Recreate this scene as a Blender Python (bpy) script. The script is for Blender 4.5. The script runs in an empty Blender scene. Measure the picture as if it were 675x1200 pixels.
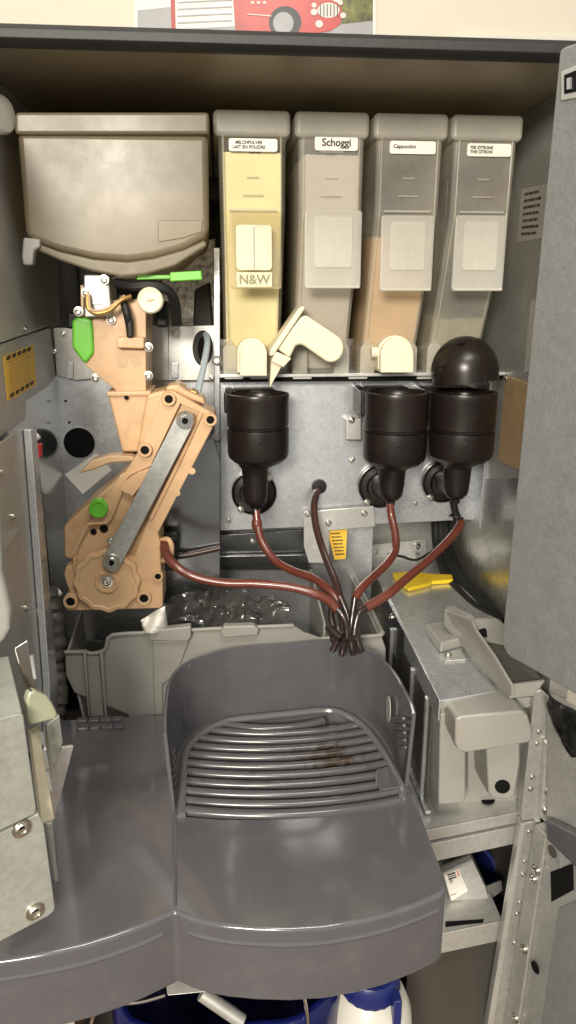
import bpy, bmesh, math, random
from mathutils import Vector, Matrix, noise
random.seed(7)
S = bpy.context.scene
COL = S.collection
PI = math.pi
# ------------------------------------------------------------------ camera model (metres, camera at the origin, raised to eye height at the end)
F, PITCH, YAW = 867.0, math.radians(16), math.radians(5)
FW = Vector((math.sin(YAW)*math.cos(PITCH), math.cos(YAW)*math.cos(PITCH), -math.sin(PITCH)))
RT = Vector((math.cos(YAW), -math.sin(YAW), 0))
UP = RT.cross(FW)
EYE = 1.45
def ray(px, py): return FW + RT*((px-337.5)/F) + UP*((600-py)/F)
def py_(px, py, Y): r = ray(px, py); return r*(Y/r.y)
def pz_(px, py, Z): r = ray(px, py); return r*(Z/r.z)
def px_(px, py, X): r = ray(px, py); return r*(X/r.x)
def pl_(px, py, o, n): r = ray(px, py); return r*(o.dot(n)/r.dot(n))
V = Vector
# ------------------------------------------------------------------ materials
def mat(name, col, rough=.5, metal=0.0, spec=.5, coat=0.0, var=0.0, vscale=30, rvar=0.0, bump=0.0, bscale=200, trans=0.0, spangle=0.0, dirt=None, dscale=9, sheen=0):
    m = bpy.data.materials.new(name); m.use_nodes = True
    nt = m.node_tree; b = nt.nodes['Principled BSDF']
    b.inputs['Roughness'].default_value = rough
    b.inputs['Metallic'].default_value = metal
    b.inputs['Specular IOR Level'].default_value = spec
    b.inputs['Coat Weight'].default_value = coat
    b.inputs['Coat Roughness'].default_value = .07
    c4 = (*col, 1)
    b.inputs['Base Color'].default_value = c4
    tc = nt.nodes.new('ShaderNodeTexCoord')
    last = None
    def noise_node(scale, detail=6, rough_=.6):
        n = nt.nodes.new('ShaderNodeTexNoise'); n.inputs['Scale'].default_value = scale
        n.inputs['Detail'].default_value = detail; n.inputs['Roughness'].default_value = rough_
        nt.links.new(tc.outputs['Object'], n.inputs['Vector']); return n
    def ramp(src, lo, hi, a, b_):
        r = nt.nodes.new('ShaderNodeMapRange'); r.inputs[1].default_value = lo; r.inputs[2].default_value = hi
        r.inputs[3].default_value = a; r.inputs[4].default_value = b_
        nt.links.new(src, r.inputs[0]); return r.outputs[0]
    if var or spangle:
        n = noise_node(vscale)
        f = ramp(n.outputs['Fac'], .3, .7, 1-var, 1+var)
        if spangle:
            v = nt.nodes.new('ShaderNodeTexVoronoi'); v.inputs['Scale'].default_value = 260
            nt.links.new(tc.outputs['Object'], v.inputs['Vector'])
            sp = nt.nodes.new('ShaderNodeSeparateColor'); nt.links.new(v.outputs['Color'], sp.inputs[0])
            g = ramp(sp.outputs[0], 0, 1, 1-spangle, 1+spangle)
            mm = nt.nodes.new('ShaderNodeMath'); mm.operation = 'MULTIPLY'
            nt.links.new(f, mm.inputs[0]); nt.links.new(g, mm.inputs[1]); f = mm.outputs[0]
        hs = nt.nodes.new('ShaderNodeVectorMath'); hs.operation = 'SCALE'
        hs.inputs[0].default_value = col
        nt.links.new(f, hs.inputs['Scale']); last = hs.outputs[0]
    if dirt:
        n = noise_node(dscale, 8, .7)
        f = ramp(n.outputs['Fac'], .52, .72, 0, dirt[1])
        mx = nt.nodes.new('ShaderNodeMix'); mx.data_type = 'RGBA'
        nt.links.new(f, mx.inputs['Factor'])
        if last: nt.links.new(last, mx.inputs['A'])
        else: mx.inputs['A'].default_value = c4
        mx.inputs['B'].default_value = (*dirt[0], 1)
        last = mx.outputs['Result']
    if last: nt.links.new(last, b.inputs['Base Color'])
    if rvar:
        n = noise_node(14, 8, .7)
        nt.links.new(ramp(n.outputs['Fac'], .3, .7, max(.03, rough-rvar), rough+rvar), b.inputs['Roughness'])
    if bump:
        n = noise_node(bscale, 4)
        bp = nt.nodes.new('ShaderNodeBump'); bp.inputs['Strength'].default_value = bump; bp.inputs['Distance'].default_value = .002
        nt.links.new(n.outputs['Fac'], bp.inputs['Height']); nt.links.new(bp.outputs[0], b.inputs['Normal'])
    if trans:
        # see-through milky plastic: part of the light passes straight, part scatters through the wall
        out = nt.nodes['Material Output']
        tr = nt.nodes.new('ShaderNodeBsdfTransparent'); tr.inputs[0].default_value = (*[min(1, .55+.45*c/max(col)) for c in col], 1)
        tl = nt.nodes.new('ShaderNodeBsdfTranslucent'); tl.inputs[0].default_value = c4
        if last: nt.links.new(last, tl.inputs[0])
        m1 = nt.nodes.new('ShaderNodeMixShader'); m1.inputs[0].default_value = .4
        nt.links.new(b.outputs[0], m1.inputs[1]); nt.links.new(tl.outputs[0], m1.inputs[2])
        m2 = nt.nodes.new('ShaderNodeMixShader'); m2.inputs[0].default_value = trans
        n = noise_node(22, 6)
        nt.links.new(ramp(n.outputs['Fac'], .3, .7, max(0, trans-.05), min(1, trans+.05)), m2.inputs[0])
        nt.links.new(m1.outputs[0], m2.inputs[1]); nt.links.new(tr.outputs[0], m2.inputs[2])
        nt.links.new(m2.outputs[0], out.inputs[0])
    return m
M = dict(
 galv=mat('galvanised_steel', (.70,.72,.745), .27, .8, var=.06, vscale=9, rvar=.08, spangle=.07, bump=.03, bscale=60, dirt=((.40,.39,.35), .3), dscale=14),
 galv_dull=mat('dull_zinc_steel', (.45,.45,.43), .40, .6, var=.12, vscale=8, rvar=.10, spangle=.08, dirt=((.26,.23,.18), .3)),
 mirror=mat('bright_steel_sheet', (.56,.58,.60), .15, .95, var=.08, vscale=6, rvar=.05, bump=.02, bscale=12),
 dark_steel=mat('dark_steel_sheet', (.26,.265,.27), .20, .95, var=.15, vscale=6, rvar=.08),
 paint=mat('grey_hammered_paint', (.215,.222,.222), .46, .3, var=.08, vscale=60, bump=.25, bscale=420, spangle=.05),
 zinc_white=mat('pale_zinc_plate', (.58,.58,.555), .36, .6, var=.10, vscale=12, spangle=.06, dirt=((.32,.29,.23), .3), rvar=.08),
 chrome=mat('polished_steel', (.62,.61,.58), .18, 1.0, var=.06),
 screw=mat('screw_steel', (.68,.66,.60), .25, 1.0),
 tan=mat('tan_plastic', (.53,.345,.195), .36, spec=.45, var=.07, vscale=14, bump=.03, bscale=500, dirt=((.30,.165,.075), .6), dscale=24, rvar=.06),
 tan_dark=mat('dusty_tan_plastic', (.44,.30,.17), .5, var=.06, vscale=14),
 black=mat('brown_black_plastic', (.0105,.0070,.0060), .34, spec=.42, var=.2, vscale=20, rvar=.1, dirt=((.030,.021,.016), .4), dscale=34),
 soot=mat('black_rubber', (.010,.010,.010), .5, spec=.3),
 void=mat('dark_opening', (.006,.006,.006), .8, spec=.1),
 hose=mat('red_brown_silicone', (.108,.027,.017), .32, spec=.5, coat=.3, var=.18, vscale=25, rvar=.08),
 hose_dark=mat('dark_stained_hose', (.045,.020,.016), .32, spec=.5, coat=.3, var=.2, vscale=40),
 tray=mat('slate_grey_plastic', (.084,.083,.092), .15, spec=.5, coat=.45, var=.05, vscale=10, rvar=.05, bump=.015, bscale=900, dirt=((.125,.118,.115), .4), dscale=40),
 grate=mat('slate_grey_gloss_plastic', (.070,.069,.073), .2, spec=.55, var=.08, vscale=30, rvar=.06),
 bin=mat('warm_grey_plastic', (.235,.23,.21), .40, var=.04, vscale=12, rvar=.06, dirt=((.19,.17,.13), .4)),
 beige=mat('light_grey_plastic', (.285,.282,.26), .36, var=.05, vscale=14, dirt=((.28,.24,.18), .4), rvar=.06),
 cream=mat('cream_plastic', (.68,.62,.46), .40, var=.03, vscale=20, dirt=((.55,.45,.28), .3), rvar=.05),
 white=mat('white_plastic', (.66,.64,.58), .35, var=.04),
 green=mat('bright_green_plastic', (.115,.43,.03), .38, var=.06, vscale=30),
 smoke=mat('smoked_hopper_plastic', (.36,.31,.215), .28, spec=.5, var=.08, vscale=5, trans=.34, rvar=.06, dirt=((.25,.20,.13), .45), dscale=4),
 milky=mat('milky_clear_plastic', (.72,.70,.63), .26, spec=.5, var=.10, vscale=12, trans=.64, rvar=.08, dirt=((.55,.48,.38),.5), dscale=16),
 clear=mat('clear_plastic_flap', (.78,.77,.72), .18, spec=.5, var=.06, vscale=14, trans=.55),
 milk=mat('pale_yellow_powder', (.82,.76,.48), .8, spec=.1, var=.05, vscale=14, bump=.1, bscale=300, dirt=((.76,.66,.38), .5)),
 choc=mat('pinkish_powder', (.47,.43,.40), .85, spec=.1, var=.10, vscale=16, bump=.1, bscale=300),
 capp=mat('tan_powder', (.62,.42,.23), .85, spec=.1, var=.07, vscale=16, bump=.1, bscale=300),
 tea=mat('grey_green_powder', (.34,.32,.24), .85, spec=.1, var=.25, vscale=24, bump=.1, bscale=300),
 yellow=mat('yellow_plastic', (.72,.50,.02), .4, var=.05),
 yellow_sticker=mat('yellow_sticker', (.72,.45,.05), .5, var=.06, vscale=40),
 ink=mat('black_ink', (.02,.018,.016), .6),
 paper=mat('white_paper', (.84,.82,.75), .6, var=.03),
 paper_grey=mat('grey_paper', (.36,.34,.30), .6, var=.06),
 red=mat('red_plastic', (.52,.03,.03), .4),
 orange_ink=mat('orange_print', (.70,.16,.06), .5),
 brass=mat('brass', (.48,.30,.10), .35, .8),
 pale_tube=mat('pale_blue_tube', (.42,.50,.56), .25, coat=.3),
 wood=mat('brown_fibre_board', (.36,.25,.13), .6, var=.12, vscale=25, dirt=((.20,.12,.05), .6), dscale=20),
 foil=mat('speckled_foil', (.8,.78,.74), .35, .2, var=.8, vscale=160),
 blue=mat('blue_bag_plastic', (.004,.007,.075), .28, spec=.5, var=.3, vscale=14, bump=.4, bscale=25),
 blue_cap=mat('blue_cap_plastic', (.012,.02,.13), .35),
 under=mat('dark_grey_paint', (.075,.07,.06), .5, .2, var=.1, vscale=10),
 roof=mat('brown_grey_roof_lining', (.30,.255,.185), .45, .2, var=.12, vscale=6, rvar=.08),
 gasket=mat('black_rubber_gasket', (.009,.009,.009), .55, var=.2, vscale=20, bump=.2, bscale=90),
 wall=mat('cream_wall_plaster', (.66,.62,.52), .8, spec=.2, var=.02, vscale=10, bump=.15, bscale=160),
 floor=mat('brown_floor_tile', (.22,.15,.10), .5, var=.15, vscale=5),
 bag=mat('crinkled_clear_film', (.07,.068,.064), .14, spec=1.0, trans=.42, coat=1.0),
 pic_sky=mat('poster_pale_door', (.66,.66,.62), .35, var=.04), pic_grey=mat('poster_grey_road', (.32,.32,.33), .35, var=.08),
 pic_red=mat('poster_red_car_paint', (.40,.035,.028), .3, var=.35, vscale=12), pic_dark=mat('poster_dark_tyre', (.03,.03,.032), .35),
 pic_chrome=mat('poster_silver', (.60,.57,.52), .35), pic_green=mat('poster_foliage', (.12,.12,.025), .35, var=.8, vscale=70),
 arm_steel=mat('steel_arm', (.42,.43,.41), .38, .8, var=.12, vscale=14, rvar=.1, spangle=.08),
 grate_rim=mat('grate_rim_plastic', (.11,.108,.11), .18, spec=.6),
 blue_dark=mat('dark_blue_plastic', (.010,.018,.10), .35), lever_green=mat('pale_green_passivated_steel', (.50,.52,.38), .3, .5, var=.1),
 dark_print=mat('dark_picture_print', (.08,.075,.07), .4, var=.8, vscale=40),
 side_dark=mat('dark_side_sheet', (.45,.44,.41), .42, .3, var=.12, vscale=8),
 nozzle=mat('dark_brown_nozzle', (.022,.013,.011), .28, spec=.5, coat=.3, var=.2, vscale=40),
 housing=mat('pale_passivated_sheet', (.40,.415,.375), .38, .45, var=.08, vscale=12, spangle=.07, dirt=((.22,.20,.15), .45), rvar=.08),
 satin=mat('satin_steel_sheet', (.50,.50,.47), .26, .9, var=.1, vscale=8, rvar=.08),
 gap_shade=mat('painted_gap_shade', (.016,.013,.012), .4, var=.3, vscale=20),
 cable_black=mat('matte_black_cable', (.014,.014,.014), .62, spec=.3),
 card=mat('tan_cardboard', (.42,.25,.13), .7, var=.08),
)
# ------------------------------------------------------------------ mesh builder
class B:
    def __init__(s): s.bm = bmesh.new()
    def prism(s, pts, vec):
        pts = [V(p) for p in pts]; vec = V(vec)
        a = [s.bm.verts.new(p) for p in pts]; b = [s.bm.verts.new(p+vec) for p in pts]
        s.bm.faces.new(a); s.bm.faces.new(b[::-1])
        n = len(a)
        for i in range(n):
            j = (i+1) % n; s.bm.faces.new((a[i], b[i], b[j], a[j]))
        return s
    def loft(s, A, Bp):
        a = [s.bm.verts.new(V(p)) for p in A]; b = [s.bm.verts.new(V(p)) for p in Bp]
        s.bm.faces.new(a); s.bm.faces.new(b[::-1]); n = len(a)
        for i in range(n):
            j = (i+1) % n; s.bm.faces.new((a[i], b[i], b[j], a[j]))
        return s
    def box(s, a, b):
        x0,y0,z0 = a; x1,y1,z1 = b
        return s.prism([(x0,y0,z0),(x1,y0,z0),(x1,y0,z1),(x0,y0,z1)], (0,y1-y0,0))
    def sheet(s, grid):
        rows = [[s.bm.verts.new(V(p)) for p in r] for r in grid]
        for i in range(len(rows)-1):
            for j in range(len(rows[0])-1):
                s.bm.faces.new((rows[i][j], rows[i][j+1], rows[i+1][j+1], rows[i+1][j]))
        return s
    def lathe(s, c, prof, n=40, axis=(0,0,1), lobes=None):
        c = V(c); q = V((0,0,1)).rotation_difference(V(axis).normalized())
        rows = []
        for r, h in prof:
            row = []
            for k in range(n):
                a = 2*PI*k/n; rr = r
                if lobes: rr = r*(1+lobes[1]*math.cos(a*lobes[0]))
                row.append(s.bm.verts.new(c + q @ V((rr*math.cos(a), rr*math.sin(a), h))))
            rows.append(row)
        for i in range(len(rows)-1):
            for k in range(n):
                j = (k+1) % n; s.bm.faces.new((rows[i][k], rows[i][j], rows[i+1][j], rows[i+1][k]))
        for row, rv in ((rows[0], True), (rows[-1], False)):
            if s.cap: s.bm.faces.new(row[::-1] if rv else row)
        return s
    cap = True
    def cyl(s, p0, p1, r, r1=None, n=24):
        p0 = V(p0); p1 = V(p1); d = p1-p0
        return s.lathe(p0, [(r,0),(r if r1 is None else r1, d.length)], n, d)
    def tube(s, pts, r, n=14, sub=8, closed=False):
        pts = [V(p) for p in pts]
        rs = r if isinstance(r, (list,tuple)) else [r]*len(pts)
        P, R = [], []
        for i in range(len(pts)-1):
            p0 = pts[max(0,i-1)]; p1 = pts[i]; p2 = pts[i+1]; p3 = pts[min(len(pts)-1,i+2)]
            for k in range(sub):
                t = k/sub
                P.append(.5*((2*p1)+(p2-p0)*t+(2*p0-5*p1+4*p2-p3)*t*t+(3*p1-p0-3*p2+p3)*t**3)); R.append(rs[i]+(rs[i+1]-rs[i])*t)
        P.append(pts[-1]); R.append(rs[-1])
        t0 = (P[1]-P[0]).normalized(); nrm = t0.orthogonal().normalized()
        rows = []
        for i, p in enumerate(P):
            t = (P[min(i+1,len(P)-1)]-P[max(i-1,0)]).normalized()
            nrm = (nrm - t*nrm.dot(t)).normalized(); bn = t.cross(nrm)
            rows.append([s.bm.verts.new(p+(nrm*math.cos(2*PI*k/n)+bn*math.sin(2*PI*k/n))*R[i]) for k in range(n)])
        for i in range(len(rows)-1):
            for k in range(n):
                j = (k+1) % n; s.bm.faces.new((rows[i][k], rows[i][j], rows[i+1][j], rows[i+1][k]))
        s.bm.faces.new(rows[0][::-1]); s.bm.faces.new(rows[-1])
        return s
    def build(s, name, m, parent=None, bevel=0, seg=3, angle=35, flat=False, label=None, kind=None, sub=0):
        bmesh.ops.recalc_face_normals(s.bm, faces=s.bm.faces)
        me = bpy.data.meshes.new(name); s.bm.to_mesh(me); s.bm.free()
        me.materials.append(M[m] if isinstance(m, str) else m)
        o = bpy.data.objects.new(name, me); COL.objects.link(o)
        if not flat:
            me.shade_smooth()
            if not bevel: me.set_sharp_from_angle(angle=math.radians(angle))
        if bevel:
            md = o.modifiers.new('bevel', 'BEVEL'); md.width = bevel; md.segments = seg; md.limit_method = 'ANGLE'; md.angle_limit = math.radians(angle)
            md.harden_normals = True
        if sub:
            md = o.modifiers.new('sub', 'SUBSURF'); md.levels = md.render_levels = sub
        attach(o, parent)
        if label: o['label'] = label
        if kind: o['kind'] = kind
        return o
def wloc(o):
    l = V(o.location)
    while o.parent: o = o.parent; l += V(o.location)
    return l
def attach(o, parent):
    if parent is not None:
        o.parent = parent; o.location = V(o.location) - wloc(parent)
def tag(o, label, cat, group=None):
    o['label'] = label; o['category'] = cat
    if group: o['group'] = group
    return o
def thing(name, label, cat, loc=(0,0,0), group=None):
    o = bpy.data.objects.new(name, None); o.empty_display_size = .02; COL.objects.link(o); o.location = loc
    return tag(o, label, cat, group)
def bx(a, b): return B().box(a, b)
def pr(pts, vec): return B().prism(pts, vec)
def fr(pxs, Y, depth): return B().prism([py_(x, y, Y) for x, y in pxs], (0,depth,0))     # outline facing the front, its own depth behind it
def rect(x0, y0, x1, y1): return [(x0,y1),(x1,y1),(x1,y0),(x0,y0)]
def arc(cx, cy, rx, ry, a0, a1, n=10): return [(cx+rx*math.cos(math.radians(a0+(a1-a0)*i/n)), cy+ry*math.sin(math.radians(a0+(a1-a0)*i/n))) for i in range(n+1)]
def rrect(x0, y0, x1, y1, r, n=5): return arc(x1-r,y1-r,r,r,0,90,n)+arc(x0+r,y1-r,r,r,90,180,n)+arc(x0+r,y0+r,r,r,180,270,n)+arc(x1-r,y0+r,r,r,270,360,n)
def cut(o, cutter):
    bmesh.ops.recalc_face_normals(cutter.bm, faces=cutter.bm.faces)
    me = bpy.data.meshes.new('cut'); cutter.bm.to_mesh(me); c = bpy.data.objects.new('cut', me); COL.objects.link(c)
    mods = [(m.width, m.segments, m.angle_limit) for m in o.modifiers if m.type == 'BEVEL']
    c.location = (0,0,0)
    b = o.modifiers.new('bool', 'BOOLEAN'); b.operation = 'DIFFERENCE'; b.object = c; b.solver = 'EXACT'
    bpy.context.view_layer.update()
    dg = bpy.context.evaluated_depsgraph_get()
    nm = bpy.data.meshes.new_from_object(o.evaluated_get(dg)); o.modifiers.clear(); o.data = nm
    bpy.data.objects.remove(c)
    nm.shade_smooth(); nm.set_sharp_from_angle(angle=math.radians(28))
    wn = o.modifiers.new('weighted', 'WEIGHTED_NORMAL'); wn.mode = 'FACE_AREA'; wn.weight = 100; wn.keep_sharp = True
    return o
_screw = None
def screw(p, n=(0,-1,0), r=.0032, parent=None, name='screw', m='screw'):
    global _screw
    n = V(n).normalized()
    if _screw is None:
        b = B().lathe((0,0,0), [(1.35,-.1),(1.35,.12),(1.0,.14),(1,.45),(.85,.62),(.5,.70),(.48,.40),(.2,.35)], 18)
        b2 = b.build('screw', m)
        _screw = b2.data; bpy.data.objects.remove(b2)
    o = bpy.data.objects.new(name, _screw); COL.objects.link(o)
    o.scale = (r,r,r); o.rotation_euler = V((0,0,1)).rotation_difference(n).to_euler(); o.location = V(p)
    attach(o, parent); return o
def text(s, size, c, xd, yd, m, parent, name='printed_text', bold=0):
    cu = bpy.data.curves.new(name, 'FONT'); cu.body = s; cu.size = size; cu.align_x = 'CENTER'; cu.align_y = 'CENTER'; cu.offset = bold; cu.extrude = .0001; cu.space_line = .8
    t = bpy.data.objects.new('t', cu); COL.objects.link(t); bpy.context.view_layer.update()
    me = bpy.data.meshes.new_from_object(t.evaluated_get(bpy.context.evaluated_depsgraph_get())); bpy.data.objects.remove(t)
    me.materials.clear(); me.materials.append(M[m])
    o = bpy.data.objects.new(name, me); COL.objects.link(o)
    xd = V(xd).normalized(); yd = V(yd).normalized(); zd = xd.cross(yd); yd = zd.cross(xd)
    R = Matrix((xd, yd, zd)).transposed()
    o.rotation_euler = R.to_euler(); o.location = V(c); attach(o, parent); return o
def microtext(c00, c10, c01, rows, m, parent, name='printed_text', fill=.75, rnd=None, n=None):
    """Unreadable small print: rows of little inked dashes on a flat label (c00 top left, c10 top right, c01 bottom left)."""
    rnd = rnd or random; c00, c10, c01 = V(c00), V(c10), V(c01); u = c10-c00; v = c01-c00
    nn = u.cross(v).normalized(); nn = nn if nn.y < 0 or abs(nn.y) < .5 else -nn
    b = B()
    for r in range(rows):
        t0 = (r+.2)/rows; t1 = (r+.2+.42)/rows; x = .05
        while x < .88*fill:
            w = rnd.uniform(.03,.11); x1 = min(.95, x+w)
            b.prism([c00+u*x+v*t0, c00+u*x1+v*t0, c00+u*x1+v*t1, c00+u*x+v*t1], nn*.0001)
            x = x1+rnd.uniform(.012,.03)
    return b.build(name, m, parent, flat=True)
# ================================================================== SETTING
XL, XR = -.197, .322                      # inner faces of the cabinet side walls
YF, YB = .64, .905                        # front lip and back panel
ZB, ZLIP, ZROOF = -.98, .1822, .189
bx((-2,1.42,-EYE),(2,1.47,1.2)).build('wall', 'wall', flat=True, kind='structure')
bx((-2,-1.5,-EYE-.05),(2,1.6,-EYE)).build('floor', 'floor', flat=True, kind='structure')
# ================================================================== CABINET
cab = thing('vending_machine', 'open grey sheet-steel vending machine cabinet with black rubber edged roof', 'vending machine', (.06,.80,ZB))
lip = []
rf = bx((XL-.03,YF+.012,ZROOF),(XR+.05,1.15,ZROOF+.006)).build('roof', 'roof', cab, .001)
g = B()
prof = [(0,.0),(-.004,.004),(-.004,.010),(0,.0140),(.006,.0152),(.03,.0152),(.03,.0140),(.0115,.0135),(.0095,.007),(.009,.002),(.005,-.001)]
g.loft([(XL-.06,YF+a,ZLIP+b) for a,b in prof], [(XR+.08,YF+a,ZLIP+b) for a,b in prof])
g.build('gasket', 'gasket', rf, .002)
# side walls, back
bx((XL-.02,YF,ZB),(XL,YB+.21,ZROOF)).build('side_wall', 'mirror', cab, .001)
bx((XR,YF+.005,ZB),(XR+.02,YB+.20,ZROOF)).build('side_wall', 'galv_dull', cab, .001)
bk = bx((XL,YB,ZB),(.19,YB+.012,-.045)).build('back_panel', 'galv', cab)
bx((XL,YB+.2,-.09),(XR,YB+.21,ZROOF)).build('rear_panel', 'under', cab)
bx((XL,.50,ZB-.02),(XR+.05,YB,ZB)).build('base_plate', 'under', cab)
# left wall: upper dark plate, proud sticker plate
a = [px_(*p, XL+.003) for p in ((-150,470),(0,404),(60,383),(66,440),(58,452),(31,470),(30,492),(0,512),(-120,588))]
lp = pr(a, (-.0025,0,0)).build('side_plate', 'galv_dull', cab, .0008)
a = [px_(*p, XL+.003) for p in ((-150,100),(66,100),(70,380),(60,381),(0,402),(-150,468))]
pr(a, (-.0025,0,0)).build('side_plate', 'side_dark', cab, .0008)
st = pr([px_(*p, XL+.0036) for p in ((4,418),(39,404),(43,451),(9,470))], (-.0004,0,0)).build('warning_sticker', 'yellow_sticker', cab, flat=True)
q = [px_(*p, XL+.0038) for p in ((4,418),(39,404),(43,451),(9,470))]
def sub(q, u, v): return q[0]+(q[1]-q[0])*u+(q[3]-q[0])*v
microtext(sub(q,.08,.14), sub(q,.92,.14), sub(q,.08,.86), 9, 'brass', st, fill=1)
for u in (.10,.27,.44,.61,.78):
    for v in (.02,.88):
        pr([sub(q,u,v), sub(q,u+.12,v), sub(q,u+.09,v+.09), sub(q,u-.03,v+.09)], (.0002,0,0)).build('hazard_mark', 'ink', st, flat=True)
screw(px_(30,386,XL+.004), (1,0,0), .0025, cab)
# knob on the left wall up under the roof
k = B().lathe(py_(3,134,.735), [(.002,-.012),(.014,-.012),(.016,-.008),(.016,.0),(.014,.003),(.005,.004)], 32, (.93,-.36,0)).build('wall_knob', 'white', cab)
# raised panels behind the brewer
for pts, Yp in (([(62,384),(112,384),(112,444),(88,446),(66,440)], .895), ([(172,381),(198,381),(198,446),(172,446)], .893), ([(197,382),(257,381),(257,446),(197,446)], .889)):
    fr(pts, Yp, .01).build('raised_panel', 'zinc_white', cab, .001)
for x, y, Yp in ((74,391,.895),(205,391,.889),(248,442,.889),(112,440,.895),(64,412,.895)): screw(py_(x,y,Yp-.001), (0,-1,0), .0026, cab)
for x0, x1 in ((77,86),(200,209)):
    fr(rect(x0,425,x1,444), .8925 if x0<100 else .8865, .003).build('pressed_tab', 'galv', cab, .0008)
B().lathe(py_(93,519,YB-.0006), [(.0185,0),(.0185,-.001)], 40, (0,1,0)).build('access_hole', 'void', cab)
B().lathe(py_(93,519,YB-.0006), [(.0183,.0),(.0195,-.0006),(.0197,.0006)], 40, (0,-1,0)).build('hole_rim', 'galv', cab)
for x,y in ((81,495),(64,528),(80,556),(72,590),(77,470)): B().lathe(py_(x,y,YB-.0005), [(.0016,0),(.0016,.0005)], 12, (0,1,0)).build('small_hole', 'void', cab)
# white label behind the brewer funnel
pr([py_(*p, YB-.0012) for p in ((76,556),(113,531),(131,551),(97,579))], (0,.0008,0)).build('blank_label', 'paper', cab, flat=True)
# speckled foil insulation seen above the back panel
fr([(190,290),(252,280),(252,384),(190,384)], .985, .004).build('foil_insulation', 'foil', cab, flat=True)
fr([(228,340),(246,330),(250,384),(226,384)], .975, .012).build('dark_bracket', 'under', cab, .003)
# vertical post between the left bay and the mixer bay
fr([(250,290),(258,290),(258,700),(252,700)], .868, .03).build('post', 'galv', cab, .001)
for y in (422,512,583): B().lathe(py_(254,y,.868), [(.004,0),(.0055,.002),(.0055,.006),(.003,.009)], 18, (0,-1,0)).build('rivet', 'zinc_white', cab)
# mixer panel
YM = .862
mp = fr([(258,446),(575,446),(580,612),(553,613),(553,609),(265,622),(258,622)], YM, .004).build('mixer_panel', 'galv', cab, .0008)
for x,y in ((413,494),(412,540),(268,610)): screw(py_(x,y,YM-.0005), (0,-1,0), .0024, cab)
fr(rect(405,490,424,516), YM-.012, .012).build('clamp_bracket', 'zinc_white', cab, .002)
for x,y,r in ((412,492,.003),(414,538,.002),(487,590,.002),(499,508,.003)): screw(py_(x,y,YM-.013 if y<530 and r>.002 else YM-.0005), (0,-1,0), r, cab)
bx((py_(553,600,YM).x, YM-.03, py_(553,612,YM).z), (py_(555,600,YM).x, YM, py_(553,446,YM).z)).build('panel_flange', 'galv', cab, .0006)
# canister shelf
YS = .835
sh = bx((py_(257,440,YS).x, YS-.006, py_(400,441,YS).z), (XR, YB+.2, py_(400,437,YS).z)).build('shelf', 'zinc_white', cab, .0008)
bx((py_(257,440,YS).x, YS+.002, py_(400,447,YS).z), (XR, YM, py_(400,442,YS).z)).build('shelf_channel', 'void', sh)
for x in (275,305,355,420,500): bx((py_(x-12,442,YS).x, YS-.003, py_(x,444,YS).z), (py_(x+10,442,YS).x, YS+.004, py_(x,441,YS).z)).build('shelf_tab', 'zinc_white', sh, .0006)
# panel below the mixer panel, dark steel plate beside the brewer
fr([(258,627),(362,620),(362,668),(258,668)], .875, .004).build('lower_panel', 'dark_steel', cab, .001)
fr([(258,652),(362,650),(362,660),(258,664)], .866, .006).build('lower_rail', 'dark_steel', cab, .001)
fr([(196,540),(250,512),(258,540),(258,704),(194,708),(186,700)], .80, .003).build('dark_plate', 'dark_steel', cab, .001)
screw(py_(296,635,.874), (0,-1,0), .0026, cab)
# angle bracket and yellow sticker under the mixer panel
bp = fr([(356,600),(438,593),(440,617),(386,622),(386,660),(362,660),(356,640)], .852, .003).build('angle_bracket', 'zinc_white', cab, .0008)
for x,y in ((361,602),(385,613),(427,602)): screw(py_(x,y,.851), (0,-1,0), .003, bp)
ys = fr([(383,620),(407,619),(405,655),(392,656)], .858, .0006).build('warning_sticker', 'yellow_sticker', cab, flat=True)
q = [py_(*p, .8577) for p in ((384,622),(406,621),(404,653),(391,654))]
microtext(sub(q,.1,.06), sub(q,.9,.06), sub(q,.1,.94), 7, 'ink', ys)
fr([(400,585),(620,575),(620,720),(400,720)], 1.035, .004).build('lower_panel', 'galv_dull', cab, .001)
lr = fr([(426,640),(500,632),(500,650),(426,662)], 1.02, .004).build('lower_rail', 'zinc_white', cab, .001)
for x,y in ((440,648),(488,640),(433,655)): screw(py_(x,y,1.019), (0,-1,0), .0045, lr)
# right side wall: boards and paper strips
fr_ = [px_(*p, XR-.0035) for p in ((592,440),(650,462),(640,565),(583,540))]
pr(fr_, (.003,0,0)).build('fibre_board', 'wood', cab, .0006)
screw(px_(593,443,XR-.004), (-1,0,0), .0024, cab)
q = [px_(*p, XR-.0005) for p in ((611,222),(645,214),(640,278),(606,284))]
pl = pr(q, (.0004,0,0)).build('paper_notice', 'paper_grey', cab, flat=True)
q = [p+V((-.0002,0,0)) for p in q]
microtext(sub(q,.1,.06), sub(q,.9,.06), sub(q,.1,.92), 7, 'ink', pl, fill=.8)
q = [px_(*p, XR-.0005) for p in ((622,352),(640,348),(634,432),(614,437))]
pl = pr(q, (.0004,0,0)).build('paper_notice', 'paper_grey', cab, flat=True)
q = [p+V((-.0002,0,0)) for p in q]
microtext(sub(q,.35,.05), sub(q,.35,.95), sub(q,.8,.05), 2, 'ink', pl, fill=.9)
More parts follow.
